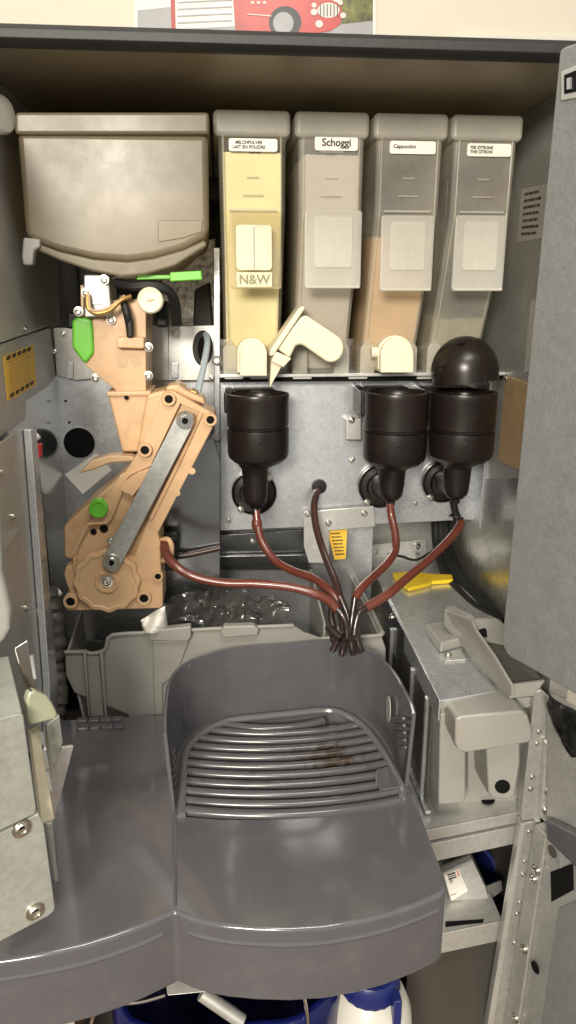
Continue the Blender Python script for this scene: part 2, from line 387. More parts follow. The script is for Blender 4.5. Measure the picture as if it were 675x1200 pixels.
# black cable loom on the left
B().tube([py_(29,455,.80), py_(32,500,.78), py_(40,545,.775), py_(47,610,.77), py_(52,700,.755)], .0042).build('cable', 'soot', cab)
B().tube([py_(33,470,.80), py_(40,520,.785), py_(52,640,.775), py_(58,705,.76)], .003).build('cable', 'soot', cab)
t_ = B(); pts = [py_(58,690,.75), py_(63,730,.745), py_(64,775,.74), py_(68,815,.73), py_(60,850,.72)]
rr = []; pp = []
for i in range(25):
    f = i/24*4; k_ = min(3,int(f)); pp.append(pts[k_].lerp(pts[k_+1], f-k_)+V((random.uniform(-.001,.001),0,0))); rr.append(.0105+(.0014 if i%2 else -.0008)+random.uniform(-.0007,.0007))
t_.tube(pp, rr, 18, 3).build('cable_sleeve', 'under', cab)
for x, y, Yp in ((40,514,.768),(66,697,.75)):
    B().tube([py_(x-8,y+8,Yp), py_(x,y,Yp-.002), py_(x+5,y-4,Yp)], [.0028,.004,.004]).build('cable_tie', 'white', cab)
fr(rrect(35,520,48,537,3), .768, .008).build('cable_clip', 'red', cab, .001)
# leaning bracket plate on the left
XB = -.186
a = [px_(*p, XB) for p in ((-160,640),(0,520),(22,504),(33,503),(58,800),(58,880),(-160,900))]
lb = pr(a, (-.003,0,0)).build('bracket_plate', 'galv_dull', cab, .0008)
a0, a1 = px_(25,504,XB), px_(31,504,XB)
pr([px_(27,503,XB+.0006), px_(34,503,XB+.0006), px_(60,800,XB+.0006), px_(60,880,XB+.0006), px_(50,880,XB+.0006), px_(50,800,XB+.0006)], (.007,0,0)).build('bracket_flange', 'galv', lb, .001)
for x,y in ((15,605),(30,712),(45,716),(1,553)): screw(px_(x,y,XB+.0004), (1,0,0), .0032, lb)
pr([px_(x,y,XB+.0012) for x,y in ((-10,632),(25,618),(9,640),(-10,656))], (-.001,0,0)).build('torn_label', 'paper_grey', lb, flat=True)
pr([px_(x,y,XR-.002) for x,y in ((540,560),(640,560),(660,800),(520,660),(520,612))], (.0015,0,0)).build('side_plate', 'satin', cab, .0006)
# ================================================================== INNER DOOR PANEL (right)
A_ = py_(588,765,.55); B_ = pz_(675,815,A_.z); dn = (B_-A_).normalized(); nd = V((dn.y,-dn.x,0))
if nd.x > 0: nd = -nd
def dp(x, y, off=0): return pl_(x, y, A_+nd*off, nd)
dpan = pr([dp(*p) for p in [(655,62),(656,58),(662,54),(675,50),(760,20),(790,885),(690,823)]+[(610,777),(598,771),(592,764),(588.5,755),(588,745)]], -nd*.010).build('inner_door', 'paint', cab, .0025, label='broad grey hammered steel inner door panel standing open on the right')
pr([dp(*p, .0014) for p in ((657,84),(690,70),(690,112),(657,118))], -nd*.0013).build('latch_plate', 'zinc_white', dpan, .0008)
pr([dp(*p, .0020) for p in ((661,88),(690,76),(690,104),(661,110))], -nd*.0006).build('latch_opening', 'void', dpan)
pr([dp(*p, .0040) for p in ((664,92),(668,90.5),(668,104),(664,105))], -nd*.0018).build('latch_tongue', 'galv', dpan)
# ================================================================== HINGE JAMB AND LOWER DOOR (right, below)
YJ = .60
jm = fr([(612,965),(630,962),(590,1210),(571,1210)], YJ, .012).build('door_jamb', 'galv_dull', cab, .001)
fr([(611,966),(616,965),(577,1210),(570,1210)], YJ-.0012, .004).build('jamb_bead', 'zinc_white', jm, .0006)
fr([(626.5,963),(629,962.5),(591,1210),(588,1210)], YJ-.0008, .002).build('jamb_gap', 'void', jm)
fr([(628,962),(634,961),(596,1210),(589,1210)], YJ-.004, .012).build('jamb_edge', 'galv_dull', jm, .001)
for x,y in ((621,975),(616,1010),(614,1025),(610,1058),(607,1071),(604,1105),(599,1148),(597,1160),(593,1188)): screw(py_(x-1,y,YJ-.0004), (0,-1,0), .0018 if y%2 else .0015, jm, 'rivet')
ju = fr([(626,812),(634,808),(652,826),(652,958),(612,962),(612,945)], YJ, .012).build('door_jamb', 'galv_dull', cab, .001)
for x,y in ((632,858),(630,872),(624,911),(622,925),(641,880),(640,935)): screw(py_(x,y,YJ-.0004), (0,-1,0), .0019, ju, 'rivet')
hb = fr([(640,872),(660,862),(660,880),(642,968),(634,958)], YJ-.008, .007).build('hinge_plate', 'zinc_white', ju, .0012)
for x,y in ((649,878),(643,928),(640,950)): screw(py_(x,y,YJ-.009), (0,-1,0), .0032, hb)
A2 = py_(626,966,YJ-.01); B2 = pz_(676,1012,A2.z); d2 = (B2-A2).normalized(); n2 = V((d2.y,-d2.x,0))
if n2.x > 0: n2 = -n2
def d2p(x, y, off=0): return pl_(x, y, A2+n2*off, n2)
ld = pr([d2p(*p) for p in ((626,966),(760,1089),(760,1300),(586,1220))], -n2*.012).build('lower_door', 'galv_dull', cab, .0015, label='galvanised lower door swung open at the lower right')
pr([d2p(*p,.004) for p in ((626,967),(640,979),(604,1220),(586,1220))], -n2*.0038).build('door_return', 'galv_dull', ld, .0015)
pr([d2p(*p,.0012) for p in ((655,1064),(700,1044),(700,1250),(630,1230))], -n2*.001).build('door_liner', 'paint', ld, .001)
pr([d2p(*p,.0008) for p in ((645,1022),(671,1012),(672,1043),(646,1057))], -n2*.0007).build('lock_opening', 'void', ld)
pr([d2p(*p,.003) for p in ((654,995),(656,1018),(671,1008),(671,1000))], -n2*.002).build('lock_tab', 'zinc_white', ld, .0006)
for x,y,r,m_ in ((647,998,.006,'under'),(627,1134,.006,'void')): B().lathe(d2p(x,y,.0005 if m_=='under' else .0045), [(r,0),(r,-.0004)], 24, n2).build('door_hole', m_, ld)
for x,y in ((628,1019),(625,1030),(614,1112),(604,1193),(629,1020)): screw(d2p(x,y,.0046), n2, .0036, ld, 'rivet')
# dark slab that carries the upper door half, folded black film above it
tp = pr([d2p(*p,.008) for p in ((638,960),(700,992),(720,1062),(640,984))], -n2*.01).build('door_band', 'tray', cab, .002)
A3 = A2; ud = pr([d2p(*p,-.004) for p in ((640,815),(760,880),(760,1100),(640,986))], -n2*.01).build('upper_door', 'galv_dull', cab, .0015)
grid = []
for i in range(14):
    u = i/13; row = []
    for j in range(9):
        v = j/8
        x = 643+60*u; top = 813+40*u+2*math.sin(9*u); h = 20+62*u**.7 if u<.5 else 58+10*math.sin(7*u)
        p = d2p(x, top+h*v, .012+.010*math.sin(5*v+7*u)+.006*noise.noise(V((u*5,v*4,2))))
        row.append(p)
    grid.append(row)
sk = B().sheet(grid).build('door_curtain', 'soot', cab)
md = sk.modifiers.new('thick','SOLIDIFY'); md.thickness = .002
# ================================================================== SHELVES IN THE LOWER RIGHT BAY
Z1 = py_(497,973,.60).z
def shelf(pxa, pxb, h, back, mname):
    a = py_(*pxa, .60); b = pz_(*pxb, a.z)
    b.y = min(b.y, .66)
    o = pr([a, b, V((b.x,back,a.z)), V((a.x-.02,back,a.z))], (0,0,-.002)).build('shelf', mname, cab, .0006)
    lo = V((0,0,-h)); f = (b-a); n_ = V((f.y,-f.x,0)).normalized()
    pr([a+n_*.0005, b+n_*.0005, b+n_*.0005+lo, a+n_*.0005+lo], -n_*.002).build('shelf_lip', mname, o, .0006)
    return o
s1 = shelf((495,974), (614,950), .013, YB, 'zinc_white')
s2 = shelf((500,990), (612,966), .022, .68, 'zinc_white')
s3 = shelf((478,1102), (589,1079), .026, YB, 'zinc_white')
pr([pz_(*p, -.6352) for p in ((522,1080),(567,1077),(566,1081),(545,1083),(522,1086))], (0,0,-.0006)).build('shelf_slot', 'void', s3)
bx((py_(478,1120,.63).x, .63, ZB), (XR, .634, py_(478,1112,.63).z)).build('lower_panel', 'under', cab, .001)
bx((XR-.003,.62,ZB),(XR-.001,1.03,-.51)).build('side_plate', 'under', cab)
bx((XL, .80, ZB), (XR, .804, -.47)).build('lower_panel', 'under', cab, .001)
# ================================================================== BEAN HOPPER
YH = .745
hp = thing('bean_hopper', 'wide smoked brown plastic coffee bean hopper, empty, under the roof', 'hopper', py_(135,320,.80))
def yz(px_y, Y): return py_(300, px_y, Y).z
def hopper_outline(inset=0):
    return [(19+inset,154),(244-inset,157),(245-inset,272),(238-inset,280),(215,292),(180,302),(150,306),(110,303),(70,294),(40,283),(29+inset,276)]
o_ = [py_(x,y,YH) for x,y in hopper_outline()]
bk_ = [V((p.x*1.0+.004*(1 if p.x<-.09 else -1), .985, p.z)) for p in o_]
hb_ = B().loft(o_, bk_).build('hopper_body', 'smoke', hp, .006, 4)
# lower funnel slopes back below the curved front edge
lo = [(29,277),(40,283.5),(70,294.5),(110,303.5),(150,306.5),(180,302.5),(215,292.5),(240,281),(243,288),(205,312),(170,322),(140,324),(105,317),(70,305),(36,290)]
hf = B().loft([py_(x,y,YH+.003) for x,y in lo], [V((p.x*.8-.02,.93,p.z-.004)) for p in [py_(x,y,YH) for x,y in lo]]).build('hopper_funnel', 'smoke', hp, .003)
li = [py_(x,y,YH-.006) for x,y in rrect(17,131,245,157,5,4)]
B().prism(li, (0,.25,0)).build('hopper_lid', 'smoke', hp, .004, 3)
fr([(185,258),(238,258),(236,272),(215,279),(185,284)], YH-.0012, .002).build('embossed_panel', 'smoke', hp, .0008)
pr([py_(x,y,YH-.002) for x,y in ((27,278),(47,280),(47,290),(40,294),(38,311),(27,311),(25,300))], (0,.012,0)).build('hopper_foot', 'beige', hp, .002)
# coffee dust lining seen through the wall (a residue on the hopper's back)
B().loft([V((p.x*.96-.004,.90,p.z)) for p in o_],[V((p.x*.96-.004,.96,p.z)) for p in o_]).build('back_wall','smoke',hp,.004)
# ================================================================== POWDER CANISTERS
YC = .770
def zc(y, Y=YC): return py_(430, y+3, Y).z
def canister(x0, x1, dy, label, powder, fill, label_lines, lab_rect, flap, flap_style, bm='milky', fm='clear'):
    a = py_(x0, 140, YC).x; b = py_(x1, 140, YC).x; cx = (a+b)/2; w = (b-a)/2-.0012
    t = thing('powder_canister', label, 'canister', (cx, .84, zc(437,.83)), 'powder canisters on the shelf')
    zt, zl, zm, zb = zc(128), zc(157), zc(250), zc(392,.825)
    YK = 1.03
    # side profile (Y, z): vertical above, slanting back below
    side = [(YC+.004, zl), (YC+.006, zm+.004), (YC+.012, zm-.012), (.828, zb), (.845, zc(430,.845)), (YK, zc(430,.845)), (YK, zl)]
    def body(wt, wb, off=0, prof=side):
        A=[]; Bq=[]
        for (Y, z) in prof:
            k = (z-prof[0][1])/(zb-prof[0][1]+1e-9); k = max(0,min(1,k)); ww = wt+(wb-wt)*k
            A.append((cx-ww, Y+(off if Y<.9 else -off), z)); Bq.append((cx+ww, Y+(off if Y<.9 else -off), z))
        return B().loft(A, Bq)
    bo = body(w-.004, w-.0055).build('canister_body', bm, t, .004, 4)
    lid = B().prism([V((x, YC-.001, z)) for x, z in [(cx+p[0], p[1]) for p in rrect(-w, zl-.002, w, zt, .005, 5)]], (0,.262,0)).build('canister_lid', 'milky_lid', t, .005, 4)
    for sd in (-1,1):
        xx = cx+sd*(w-.009); x2 = cx+sd*(w-.0105)
        B().tube([V((xx, YC+.003, zl+.001)), V((xx, YC+.0045, zm+.006)), V((xx, YC+.010, zm-.012)), V((x2, .826, zb))], .0009, 8, 6).build('front_edge', 'milky', t)
    # powder inside
    if powder:
        zf = zc(fill)
        if zf > zm:
            pp = [(YC+.0075, zf), (YC+.0095, zm+.004), (YC+.0155, zm-.012), (.8315, zb+.001), (.848, zc(428,.848)), (YK-.02, zc(428,.848)), (YK-.02, zf+.01)]
        else:
            f = (zm-.012-zf)/(zm-.012-zb); Yf = YC+.0155+(.8315-YC-.0155)*f
            pp = [(Yf, zf), (.8315, zb+.001), (.848, zc(428,.848)), (YK-.02, zc(428,.848)), (YK-.02, zf+.012)]
        pb_ = B(); rings = []; NX = 24
        for i in range(NX+1):
            x = cx-w+.0085+(2*w-.017)*i/NX
            dz = noise.noise(V((x*70, fill, 1)))*.0045+noise.noise(V((x*260, fill, 2)))*.0012
            rings.append([pb_.bm.verts.new((x, Y, z+(dz if k in (0, len(pp)-1) else 0))) for k, (Y, z) in enumerate(pp)])
        m_ = len(pp)
        for a_, b_ in zip(rings, rings[1:]):
            for k in range(m_):
                k2 = (k+1) % m_; pb_.bm.faces.new((a_[k], a_[k2], b_[k2], b_[k]))
        pb_.bm.faces.new(rings[0]); pb_.bm.faces.new(rings[-1][::-1])
        pb_.build('powder', powder, t)
    # flap: hinged clear front cover
    fx0, fy0, fx1, fy1 = flap
    p0 = py_(fx0, fy0, YC+.001); p1 = py_(fx1, fy1, YC+.001)
    fw = (p1.x-p0.x)
    fl = B().prism([V((x, YC-.001, z)) for x, z in rrect(p0.x, p1.z, p1.x, p0.z, .003)], (0,.005,0)).build('front_flap', fm, t, .0012)
    bx((p0.x+.001, YC-.004, p1.z), (p1.x-.001, YC-.0012, p1.z+.003)).build('flap_rim', fm, fl, .001)
    if flap_style == 'window':
        q0 = py_(276,263,YC-.003); q1 = py_(319,317,YC-.003)
        wn = B().prism([V((x, YC-.0035, z)) for x, z in rrect(q0.x, q1.z, q1.x, q0.z, .004)], (0,.0022,0)).build('flap_window', 'flap_white', fl, .0008)
        bx((.5*(q0.x+q1.x)-.0006, YC-.0042, q1.z+.002), (.5*(q0.x+q1.x)+.0006, YC-.0036, q0.z-.002)).build('window_rib', 'beige', wn)
        q0 = py_(277,319,YC-.003); q1 = py_(319,337,YC-.003)
        em = B().prism([V((x, YC-.0035, z)) for x, z in rrect(q0.x, q1.z, q1.x, q0.z, .001)], (0,.0022,0)).build('emblem_plate', 'flap_white', fl, .0005)
        text('N&W', .0125, ((q0.x+q1.x)/2, YC-.0037, (q0.z+q1.z)/2), (1,0,0), (0,0,1), 'olive_ink', em, bold=.0003)
        for sx in (): text('(' if sx<0 else ')', .012, ((q0.x+q1.x)/2+sx*.0165, YC-.0037, (q0.z+q1.z)/2), (1,0,0), (0,0,1), 'olive_ink', em)
    else:
        mg = fw*.17
        B().prism([V((x, YC-.0022, z)) for x, z in rrect(p0.x+mg, p1.z+.02, p1.x-mg, p0.z-.006, .003)], (0,.0009,0)).build('flap_window', 'clear', fl, .0005)
        bx(((p0.x+p1.x)/2-.0006, YC-.0032, p1.z+.022), ((p0.x+p1.x)/2+.0006, YC-.0023, p0.z-.008)).build('window_rib', 'clear', fl)
    # moulded level marks
    for yy, hw in ((175,.012),(205,.006),(226,.010)):
        z = zc(yy); bx((cx-hw, YC+.0022, z-.0007), (cx+hw, YC+.0045, z+.0007)).build('level_mark', 'milky', bo)
    z = zc(244); bx((cx-w+.013, YC+.001, z-.001), (cx+w-.013, YC+.005, z+.001)).build('level_mark', 'clear', bo, .0006)
    # front label
    lx0, ly0, lx1, ly1 = lab_rect
    p0 = py_(lx0, ly0, YC+.002); p1 = py_(lx1, ly1, YC+.002)
    lb = B().prism([V((x, YC+.0012, z)) for x, z in rrect(p0.x, p1.z, p1.x, p0.z, .002)], (0,.0024,0)).build('name_label', 'label_paper', t, flat=True)
    h = p0.z-p1.z; n = len(label_lines[0])
    mid = (p0.z+p1.z)/2 + (.0007 if n == 1 else 0)
    for i, ln in enumerate(label_lines[0]):
        text(ln, label_lines[1], ((p0.x+p1.x)/2+label_lines[2], YC+.0008, mid+(n-1)*label_lines[1]*.5-i*label_lines[1]*1.0), (1,0,0), (0,0,1), 'ink', lb, 'label_text', bold=label_lines[3] if len(label_lines) > 3 else .00012)
    # pentagon posts of the dosing base
    za, zbm = zc(397,.832), zc(438,.832)
    for s in (-1,1):
        e = cx+s*(w-.004); i_ = cx+s*(w-.021); m = (e+i_)/2
        B().prism([V((x, .832, z)) for x, z in ((e,zbm),(i_,zbm),(i_,za-.008),(m,za+.004),(e,za-.008))], (0,.03,0)).build('base_post', 'milky_lid', t, .0015)
    bx((cx-w+.004,.848,zbm),(cx+w-.004,.99,za-.008)).build('dosing_base', 'milky', t, .002)
    return t, cx
M['milky_lid'] = mat('milky_lid_plastic', (.70,.68,.60), .30, spec=.5, var=.06, vscale=14, trans=.36)
M['flap_white'] = mat('frosted_white_plastic', (.58,.54,.38), .3, var=.16, vscale=60)
M['milky_thin'] = mat('thin_clear_plastic', (.60,.57,.48), .25, spec=.5, var=.06, vscale=12, trans=.82)
M['clear_thin'] = mat('thin_clear_flap', (.66,.62,.48), .2, spec=.5, trans=.78)
M['olive_ink'] = mat('olive_embossing', (.20,.18,.08), .5)
M['label_paper'] = mat('label_paper', (.78,.75,.68), .5, var=.02)
can1, cx1 = canister(248,342,0,'leftmost canister full of pale yellow milk powder, with a windowed flap','milk',176,(('MILCHPULVER','LAIT EN POUDRE'),.0040,-.004),(268,162,325,178),(268,248,330,339),'window','milky_thin','clear_thin')
can2, cx2 = canister(344,435,0,'second canister, labelled Schoggi, pinkish powder high behind clear plastic','choc',178,(('Schoggi',),.0094,0,.00022),(369,160,419,177),(357,246,422,338),'plain')
can3, cx3 = canister(437,528,0,'canister with tan powder in its lower half, labelled Cappuccino','capp',272,(('Cappuccino',),.0046,-.008),(457,165,510,181),(447,252,505,341),'plain')
can4, cx4 = canister(529,616,0,'rightmost canister, nearly empty and dull grey, behind the black dome','tea',372,(('TEE ZITRONE','THE CITRON'),.0038,-.008),(548,168,598,184),(534,252,588,341),'plain')
# spouts
def spout(x0, y0, x1, y1, label, Yp=.80):
    t = thing('dosing_spout', label, 'spout', py_((x0+x1)/2, y1, Yp+.01), 'cream dosing spouts')
    r = (x1-x0)/2
    out = [(x1,y1),(x0,y1)]+arc((x0+x1)/2, y0+r, r, r, 180, 360, 14)
    fr(out, Yp, .035).build('spout_cap', 'cream', t, .0015)
    out = [(x1-1,y1-4),(x0-3,y1-4)]+arc((x0+x1)/2-2, y0+r-3, r+1, r, 180, 360, 14)
    fr(out, Yp+.008, .03).build('spout_collar', 'cream', t, .001)
    return t
spout(281,399,313,441,'cream dosing spout pointing down under the pale yellow canister')
s_ = spout(446,396,485,437,'cream dosing spout under the canister of tan powder')
p = py_(441,413,.815); B().cyl(p+V((-.006,0,0)), p+V((.006,0,0)), .006).build('spout_pin', 'cream', s_)
# tilted spout
ts = thing('dosing_spout', 'cream spout turned sideways and tilted, in front of the Schoggi canister', 'spout', py_(352,420,.80), 'cream dosing spouts')
YT = .790
body = [(355,362),(357,370),(345,380),(391,392),(398,398)]
body = [(352,372),(359,369),(392,391)]+arc(388,408,15,17,-65,118,10)+[(354,404),(347,405),(340,420),(322,407)]
fr(body, YT, .032).build('spout_cap', 'cream', ts, .003)
fr([(350,361),(355,358),(358,361),(321,416),(316,418),(317,409)], YT-.004, .04).build('spout_flange', 'cream', ts, .0015)
fr([(322,411),(342,420),(332,431),(318,424)], YT-.002, .036).build('spout_neck', 'cream', ts, .0015)
fr([(318,421),(331,428),(318,451),(316,455)], YT+.004, .024).build('spout_lip', 'cream', ts, .0015)
# ================================================================== MIXING BOWLS
def bowl(cx, rim, seam, bot, hw, neck, neckx, disc, label, group='black mixing bowls on the steel panel'):
    Yb = .803
    c = py_(cx, rim, Yb); Rr = (py_(cx+hw, rim, Yb).x-py_(cx-hw, rim, Yb).x)/2
    zr = c.z; zs = py_(cx, seam, Yb-Rr).z; zb = py_(cx, bot, Yb-Rr*.9).z; zn = py_(neckx, neck, Yb-.012).z
    t = thing('mixing_bowl', label, 'mixing bowl', (c.x, Yb, zn), group)
    b = B(); b.cap = False
    b.lathe((c.x,Yb,0), [(Rr*.80,zr-.045),(Rr*.82,zr-.006),(Rr*.86,zr-.001),(Rr*.90,zr+.0005),(Rr*.985,zr),(Rr*1.0,zr-.002),(Rr*.985,zr-.006),(Rr*.985,zs+.001),(Rr*.965,zs+.0003),(Rr*.955,zs-.0015),(Rr*.955,zs-.0022),(Rr*.80,zs-.0022),(Rr*.80,zr-.045)], 56)
    up = b.build('upper_ring', 'black', t, angle=30)
    b = B(); b.cap = False
    b.lathe((c.x,Yb,0), [(Rr*.78,zs-.003),(Rr*.99,zs-.003),(Rr*.995,zs-.005),(Rr*.99,zb+.008),(Rr*.95,zb+.003),(Rr*.80,zb-.002),(Rr*.42,zb-.008),(Rr*.36,zb-.010),(.005,zb-.010),(.005,zb-.006),(Rr*.3,zb-.005),(Rr*.78,zs-.02),(Rr*.78,zs-.003)], 56)
    lw = b.build('lower_ring', 'black', t, angle=30)
    B().lathe(py_(cx+2,seam+14,Yb-Rr-.0002), [(.0014,-.001),(.0014,.001),(.0008,.0014)], 12, (0,-1,0)).build('bowl_pip', 'black', lw)
    dx = py_(neckx, neck, Yb).x - c.x
    B().lathe((c.x+dx*.6,Yb+.002,0), [(Rr*.60,zb-.004),(Rr*.44,zb-.011),(Rr*.42,zb-.020),(Rr*.39,zn+.012),(Rr*.36,zn+.006),(Rr*.24,zn+.001),(Rr*.15,zn),(Rr*.14,zn-.005)], 36).build('outlet_neck', 'black', t)
    # housing bracket behind the ring
    bx((c.x-Rr*1.07,Yb+.006,zs+.012),(c.x-Rr*.80,YM+.001,zr+.001)).build('rear_bracket', 'black', t, .002)
    bx((c.x-Rr*.81,Yb+Rr*.84,zs+.012),(c.x+Rr*.6,YM+.001,zr+.0008)).build('rear_bracket', 'black', t, .002)
    d = py_(disc[0], disc[1], YM-.012); rd = disc[2]/867*.86
    fl = B().lathe(d+V((0,.010,0)), [(rd,0),(rd,.006),(rd*.92,.008),(rd*.88,.006),(rd*.66,.007),(rd*.62,.016),(rd*.3,.018)], 48, (0,-1,0)).build('mixer_flange', 'black', t)
    B().cyl(V((c.x+dx*.6, Yb, zb-.026)), d+V((0,.008,0)), Rr*.42, rd*.55).build('mixer_shaft_housing', 'black', fl)
    screw(d+V((-rd*.62,.002,-rd*.72)), (0,-1,0), .0032, fl)
    screw(d+V((rd*.66,.002,rd*.70)), (0,-1,0), .0028, fl)
    return t, c, Rr, V((c.x+dx*.6,Yb+.002,zn))
b1, c1, R1, n1 = bowl(302,461,504,545,37,598,297,(298,579,27),'leftmost black mixing bowl standing alone under the milk powder canister')
b2, c2, R2, n2_ = bowl(465,459,508,548,37.5,590,457,(447,571,27),'open black mixing bowl in the middle, left of the domed one')
b3, c3, R3, n3 = bowl(544,459,508,544,38,588,533,(521,566,26),'rightmost black mixing bowl, partly covered by the black dome')
# dome on the right bowl
dm = thing('bowl_dome', 'black plastic dome cap resting on the rightmost mixing bowl', 'cap', py_(545,452,.80))
dc = py_(545,447,.802); Rd = R3*.985
prof = [(Rd*1.0,.000),(Rd*1.0,.012)]+[(Rd*math.cos(a)*1.0, .012+Rd*1.02*math.sin(a)) for a in [i/14*PI/2 for i in range(1,14)]]+[(.0005,.012+Rd*1.02)]
inn = [(r*.94, h*.95) for r, h in prof]
b = B(); b.cap = False; b.lathe(dc, inn[::-1]+prof, 56, (-.10,.05,1)); db = b.build('dome_shell', 'black', dm, angle=40)
for yy, x0, x1 in ((403,534,545),(430,512,522)):
    B().tube([py_(x0,yy+1,.788 if yy<410 else .778), py_((x0+x1)/2,yy,.783 if yy<410 else .774), py_(x1,yy-1,.779 if yy<410 else .7705)], .0009, 8).build('dome_notch', 'void', db)
B().tube([py_(531,404,.789), py_(526,415,.782), py_(520,432,.774)], .0006, 8).build('dome_seam', 'soot', db)
# ================================================================== HOSES AND NOZZLE
def hose(label, pts, r, m='hose', end=None, name='hose'):
    r = [q*.9 for q in r] if isinstance(r, list) else r*.9
    t = thing(name, label, 'hose', py_(*pts[0]), 'hoses to the nozzle')
    B().tube([py_(*p) for p in pts], r, 16, 10).build('tube', m, t)
    return t
h1 = hose('red-brown hose from the leftmost mixing bowl down to the nozzle', [(300,598,.80),(302,615,.795),(308,637,.785),(324,658,.77),(346,670,.75),(368,678,.73),(386,692,.71),(396,706,.70)], [.0046,.0052,.0050,.005,.005,.005,.0052,.0048])
B().cyl(py_(299,596,.801), py_(301,610,.797), .0043).build('hose_adapter', 'soot', h1); B().tube([py_(301,609,.797), py_(301,614,.796), py_(302,619,.795)], [.0052,.0062,.0054]).build('hose_collar', 'hose', h1)
h2 = hose('dark brown hose from the hole in the steel panel down to the nozzle', [(374,570,.866),(371,578,.850),(368,593,.835),(370,615,.815),(377,640,.79),(386,664,.755),(394,684,.725),(398,700,.705)], .0048, 'hose_dark')
B().lathe(py_(374,570,YM-.001), [(.0075,0),(.009,.001),(.0085,.003),(.006,.0035)], 24, (0,-1,0)).build('grommet', 'soot', h2)
h3 = hose('red-brown hose from the middle mixing bowl down to the nozzle', [(457,590,.80),(459,606,.797),(463,625,.785),(463,645,.77),(452,662,.75),(436,677,.73),(422,691,.71),(416,702,.70)], [.0046,.0052,.005,.005,.005,.005,.0052,.0048])
h4 = hose('red-brown hose from the domed mixing bowl down to the nozzle', [(540,610,.805),(538,618,.798),(524,635,.78),(500,658,.755),(474,680,.73),(454,697,.71),(436,708,.70),(428,713,.695)], [.0050,.0056,.0052,.0052,.0052,.0054,.0056,.005])
B().tube([py_(531,588,.803), py_(533,598,.804), py_(536,608,.805)], [.0042,.0042,.005]).build('hose_adapter', 'soot', h4)
B().lathe(py_(534,606,.804), [(.009,0),(.0095,.001),(.009,.002)], 24, (.2,.1,1)).build('hose_flange', 'black', h4)
h5 = hose('long red-brown hose from the tan brewing unit across to the nozzle', [(192,632,.745),(194,648,.728),(206,663,.715),(228,676,.71),(262,683,.705),(300,684,.70),(340,688,.695),(370,696,.69),(388,706,.69),(396,716,.688)], [.0050,.0054,.0052,.005,.005,.005,.005,.0054,.0056,.0046])
h6 = hose('short dark hose lying in front of the black steel plate', [(190,650,.785),(210,652,.79),(232,648,.793),(258,642,.795)], .0036, 'hose_dark', name='hose')
nz = thing('outlet_nozzle', 'dark brown plastic nozzle where all hoses meet above the drip tray', 'nozzle', py_(407,765,.685))
YN = .685
B().prism([py_(x,y,YN) for x,y in rrect(393,740,423,753,3)], (0,.014,0)).build('nozzle_block', 'nozzle', nz, .002)
for x0,y0,x1,y1,Yp in ((396,750,389,763,.688),(404,752,400,768,.682),(411,750,414,767,.682),(419,749,423,764,.684),(388,735,391,752,.69)): B().tube([py_(x0,y0,Yp), py_((x0+x1)/2,(y0+y1)/2,Yp), py_(x1,y1,Yp)], [.0030,.0036,.0032]).build('nozzle_outlet', 'nozzle', nz)
for pts in ([(394,704,.70),(398,716,.694),(401,728,.690),(402,742,.688)], [(398,698,.705),(404,712,.70),(409,728,.694),(410,742,.688)], [(416,700,.70),(414,714,.696),(412,728,.692),(410,744,.686)],
            [(429,712,.695),(421,718,.690),(417,730,.686),(415,744,.682)], [(394,713,.688),(402,722,.683),(406,734,.680),(407,746,.680)], [(389,708,.70),(388,722,.698),(391,736,.694)]):
    B().tube([py_(*p) for p in pts], .0035, 14).build('nozzle_tube', 'nozzle', nz)
B().tube([py_(385,734,.695), py_(392,742,.688), py_(400,748,.682)], .0046).build('nozzle_elbow', 'nozzle', nz)
# ================================================================== GRINDER ASSEMBLY
gr = thing('coffee_grinder', 'tan grinder chute with bright green side piece under the bean hopper', 'grinder', py_(140,462,.80))
YG = .775
ch = fr([(98,372),(131,371),(132,352),(168,350),(171,360),(171,461),(140,461),(100,428),(108,412),(108,374)], YG, .075).build('chute', 'tan', gr, .002)
fr([(136,395),(169,395),(169,409),(136,408)], YG-.012, .02).build('chute_ledge', 'tan', ch, .002)
for x,y in ((144,425),(160,424)): B().lathe(py_(x,y,YG+.0004), [(.005,0),(.0055,.0006),(.003,.0008)], 20, (0,-1,0)).build('moulding_mark', 'tan_dark', ch)
fr([(84,376),(90,371),(107,373),(109,388),(110,414),(100,427),(95,422),(84,407)], YG-.004, .05).build('green_guard', 'green', gr, .003)
bxm = fr([(98,322),(127,322),(131,371),(99,372)], YG-.014, .05).build('motor_box', 'housing', gr, .0015)
fr([(99,326),(124,326),(126,356),(100,358)], YG-.0152, .0016).build('box_cover', 'galv', bxm, .0006)
for x,y,Yq in ((101,343,.757),(92,365,.765),(130,375,.772),(174,407,.77),(174,440,.775),(112,443,.79),(122,328,.757)): screw(py_(x,y,Yq), (0,-1,0), .0034, gr)
for y0,y1,x in ((322,366,96),): fr([(94,334),(98,334),(98,372),(95,372)], YG-.003, .004).build('box_bracket', 'tan', gr, .0008)
fr([(89,362),(100,362),(100,371),(88,370)], YG-.002, .02).build('side_lug', 'tan', gr, .0015)
kb = B().lathe(py_(176,352,.758), [(.0125,.012),(.0125,.0),(.011,-.002),(.0095,-.002),(.009,-.0012),(.0005,-.0012)], 32, (0,1,0)).build('adjuster_knob', 'cream', gr)
fr([(172,351),(180,350.5),(180,352.5),(172,353)], .7555, .001).build('knob_slot', 'tan_dark', kb)
fr([(182,354),(196,352),(198,384),(182,384)], .80, .03).build('motor_body', 'soot', gr, .004)
fr([(78,366),(98,366),(98,384),(78,386)], .80, .04).build('motor_body', 'soot', gr, .003)
for k_ in range(3): B().tube([py_(135,329+2*k_,.772), py_(155,333+2*k_,.764), py_(178,332+2*k_,.762), py_(196,338+2*k_,.765), py_(207-3*k_,352,.772), py_(210-3*k_,380,.79)], .0030).build('cable', 'soot', gr)
